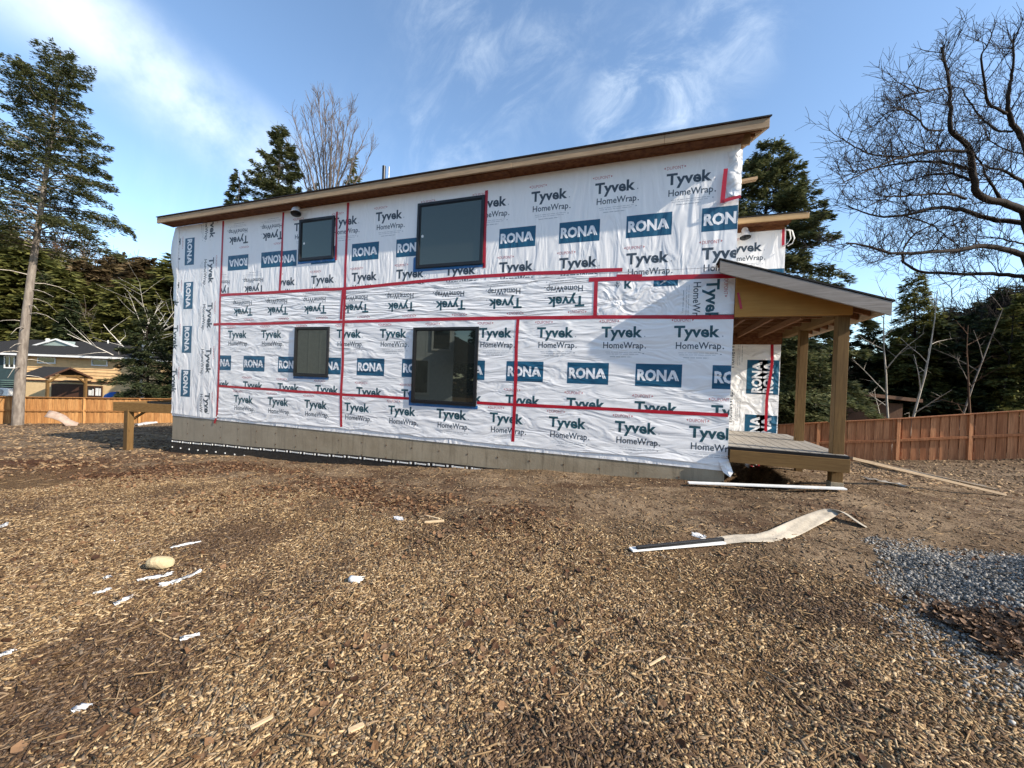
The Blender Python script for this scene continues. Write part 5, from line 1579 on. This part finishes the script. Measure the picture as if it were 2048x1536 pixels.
# curled scrap of white downpipe
p = spot_of(700, 1165); q = spot_of(724, 1165)
dn = MB(); n = 14; L = np.linalg.norm(q - p); u = (q - p) / L; u[2] = 0; u /= np.linalg.norm(u); wv = np.array([-u[1], u[0], 0])
vs, fs = [], []
for i in range(5):
    for j in range(n):
        a = math.radians(-35 + 330 * j / (n - 1)); R = .024 * (1 + .06 * math.sin(3 * a + i)); k = i / 4 * L * 1.05 + (.015 * math.sin(j * 2.1) if i in (4,) else 0)
        c = p + u * k + wv * (R * math.cos(a)) + np.array([0, 0, .026 + R * math.sin(a)]); vs.append(c)
for i in range(4):
    for j in range(n - 1): fs.append((i * n + j, i * n + n + j, i * n + n + j + 1, i * n + j + 1))
dn.add(vs, fs)
o = dn.build('curled_scrap', M['white'], smooth=True)
sol = o.modifiers.new('thickness', 'SOLIDIFY'); sol.thickness = .002
tag(o, 'curled white plastic scrap lying alone in the middle of the mulch', 'scrap')


def board(name, p, q, w, t, mat, label, cat, group=None, bev=.003, up=(0, 0, 1)):
    b = MB(); b.beam(p, q, w, t, up=up)
    return tag(b.build(name, mat, bevel=bev), label, cat, group)
M['rawpine'] = wood('raw_pine', (.62, .47, .29), (.50, .36, .20), 'X')
M['rawpine_y'] = wood('raw_pine_long', (.33, .25, .165), (.23, .165, .105), 'Y')
g2 = 'pine offcuts in the mulch'
p, q = spot_of(849, 1047), spot_of(888, 1044); board('wood_offcut', p + [0, 0, .012], q + [0, 0, .014], .035, .018, M['rawpine'], 'pale pine offcut lying flat, nearer of the two in the mulch', 'offcut', g2)
p, q = spot_of(849, 1033), spot_of(879, 1040); board('wood_offcut', p + [0, 0, .012], q + [0, 0, .010], .022, .018, M['rawpine'], 'slimmer pine offcut lying behind the flat pale one', 'offcut', g2)
p = spot_of(798, 1041); snow(p[0] - .06, p[1], [(0, 0, .012), (.04, .01, .03), (.08, 0, .02), (.12, .005, .01)], 'white crumpled bit left of the two pine offcuts', .03)
p, q = spot_of(1376, 972), spot_of(1690, 986)
board('white_trim_strip', p + [0, 0, .05], q + [0, 0, .06], .09, .022, M['white'], 'long white trim strip lying in front of the house corner', 'trim', None, .003)
# leaning length of lumber
p = np.array([2.68, 6.60, .66]); q = spot_of(2006, 991)
board('long_plank', p, q + [0, 0, .02], .085, .038, M['rawpine_y'], 'long plank leaning from the porch deck edge down to the ground', 'plank')
p2, q2 = spot_of(1708, 925), spot_of(1975, 978)
board('grey_board', p2 + [.2, 0, .10], q2 + [0, .1, .03], .10, .03, M['deck'], 'dark board on the ground behind the long leaning plank', 'board')
p3, q3 = spot_of(1735, 924), spot_of(1990, 984)
board('long_plank', p3 + [0, .1, .05], q3 + [.1, .12, .025], .07, .03, M['rawpine_y'], 'second plank lying flat just behind the long leaning plank', 'plank')
# grey flattened sheet by the post
p = spot_of(1768, 966)
b = MB(); vs = []
for i in range(7):
    for j in range(4):
        x, y = p[0] - .28 + i * .10, p[1] - .14 + j * .09 + i * .02
        vs.append((x, y, gz(x, y) + .015 + .03 * math.sin(i * 1.3 + j) ** 2))
b.add(vs, [(i * 4 + j, i * 4 + 4 + j, i * 4 + 5 + j, i * 4 + j + 1) for i in range(6) for j in range(3)])
o = b.build('plastic_sheet', M['deck'], smooth=True); o.modifiers.new('thickness', 'SOLIDIFY').thickness = .006
tag(o, 'grey crumpled sheet on the ground right of the near porch post', 'sheet')
# long curled strip of off-white fabric with its dark batten
P = [spot_of(x, y) for x, y in ((1432, 1086), (1480, 1082), (1530, 1082), (1575, 1070), (1610, 1055), (1640, 1042), (1662, 1036))]
lift = [.015, .025, .02, .03, .045, .06, .07]; wid = [.05, .075, .085, .085, .085, .08, .07]
b = MB(); vs, n = [], 7
tw = [0.2, .1, .1, .25, .35, .3, .1]
for i, (c, l, w, t) in enumerate(zip(P, lift, wid, tw)):
    d = (P[min(i + 1, 6)] - P[max(i - 1, 0)]); d[2] = 0; d /= np.linalg.norm(d); s = np.array([d[1], -d[0], 0])
    for j in range(n):
        k = j / (n - 1) - .5
        vs.append(c + s * (2 * w * k) + np.array([0, 0, l - k * 2 * w * t + .018 * math.sin(j * 1.9 + i * 2.3)]))
for (dx, dy, z, w) in ((.07, -.01, .105, .065), (.12, -.07, .09, .05), (.17, -.15, .045, .05), (.23, -.24, .012, .055)):
    c = P[-1] + [dx, dy, z]
    for j in range(n):
        k = j / (n - 1) - .5; vs.append(c + np.array([.25, -.95, 0]) * (0) + np.array([.75, .55, -.25]) * (2 * w * k) + [0, 0, .006 * math.sin(j * 2)])
b.add(vs, [(i * n + j, i * n + n + j, i * n + n + j + 1, i * n + j + 1) for i in range(10) for j in range(n - 1)])
st = empty('geotextile_strip', tuple(P[2]), 'off-white curled fabric strip lying on the ground between the house and the gravel', 'fabric strip')
M['cloth'] = basic('off_white_cloth', (.48, .42, .33), (.30, .26, .20), 5, rough=.9, bump=.4, bscale=20)
o = b.build('fabric', M['cloth'], st, smooth=True); sol = o.modifiers.new('thickness', 'SOLIDIFY'); sol.thickness = .008
sb = o.modifiers.new('sub', 'SUBSURF'); sb.levels = 1; sb.render_levels = 1
local(st)
p, q = spot_of(1273, 1104), spot_of(1446, 1087)
ba = empty('window_track', tuple(p), 'dark rail with white edge lying left of the off-white fabric strip', 'rail')
b = MB(); b.beam(p + [0, 0, .035], q + [0, 0, .04], .035, .035); b.build('rail', M['black'], ba, bevel=.003)
b = MB(); b.beam(p + [-.05, -.012, .018], q + [0, -.02, .022], .075, .016); b.build('edge_strip', M['white'], ba, bevel=.002)
local(ba)
p = spot_of(1397, 1076); snow(p[0] - .05, p[1], [(0, 0, .01), (.04, .01, .035), (.08, 0, .03), (.11, .0, .01)], 'white paper scrap where the dark rail meets the fabric strip', .03)
# loose pale slab against the left fence
p = at(125, 836, 20.8)
b = MB(); vs = []
for i in range(8):
    for j in range(3):
        x = -.62 + i * .18; vs.append((x, j * .14 - .2 + .0 * i, .70 - .07 * i - .02 * i * (i > 4) + (j - 1) * .16 + .05 * math.sin(i * .8)))
b.add(vs, [(i * 3 + j, i * 3 + 3 + j, i * 3 + 4 + j, i * 3 + j + 1) for i in range(7) for j in range(2)])
o = b.build('pale_slab', basic('pale_slab', (.40, .30, .24), (.30, .22, .17), 6, rough=.6), smooth=True)
o.modifiers.new('thickness', 'SOLIDIFY').thickness = .03
o.location = (p[0], p[1], gz(p[0], p[1]) - .05); o.rotation_euler = (0, 0, YAW + .3); tag(o, 'pale curved slab of sheet leaning by the left fence next to the bare trunk', 'sheet')
# red and white scraps under the porch
p = spot_of(1510, 938)
b = MB(); r = random.Random(3)
for i in range(9):
    c = p + np.array([r.uniform(-.12, .14), r.uniform(-.1, .1), r.uniform(.02, .10)])
    a = r.uniform(0, 6); u = np.array([math.cos(a), math.sin(a), r.uniform(-.4, .6)]) * .06; w = np.array([-math.sin(a), math.cos(a), r.uniform(-.3, .9)]) * .035
    b.add([c - u - w, c + u - w, c + u * .8 + w, c - u * .7 + w], [(0, 1, 2, 3)], i % 2)
o = b.build('tape_scraps', [M['tape'], M['white']]); tag(o, 'bunch of red and white tape scraps on the dirt under the porch deck', 'scraps')
# big single chips and sticks
ids = (((500, 1462), (545, 1440), .035, 'yellow', 'long yellow wood splinter near the bottom left of centre'), ((696, 1468), (728, 1455), .045, 'chip', 'broad yellow wood chip at the bottom of the photo'),
       ((1298, 1335), (1330, 1318), .022, 'chip', 'yellow wood splinter right of the bottom centre'))
for a, c, w, _, lab in ids:
    p, q = spot_of(*a), spot_of(*c); board('wood_splinter', p + [0, 0, .012], q + [0, 0, .016], w * .6, .008, M['rawpine'], lab, 'splinter', None, .002)
for chain, R, lab in (([(660, 1392), (690, 1396), (722, 1404)], .006, 'dark stick at the bottom left of centre'), ([(612, 1480), (640, 1440), (668, 1405), (680, 1360)], .004, 'thin pale stick crossing under the dark stick'), ([(1270, 1238), (1285, 1262), (1300, 1280)], .006, 'dark stick in the mulch right of centre')):
    b = MB(); P = [spot_of(*c) + [0, 0, .014 + .006 * (i % 2)] for i, c in enumerate(chain)]
    b.tube(P, np.linspace(R, R * .5, len(P)), 6, cap=True); tag(b.build('fallen_stick', M['bark_brown' if 'dark' in lab else 'bark_pale'], smooth=True), lab, 'stick')
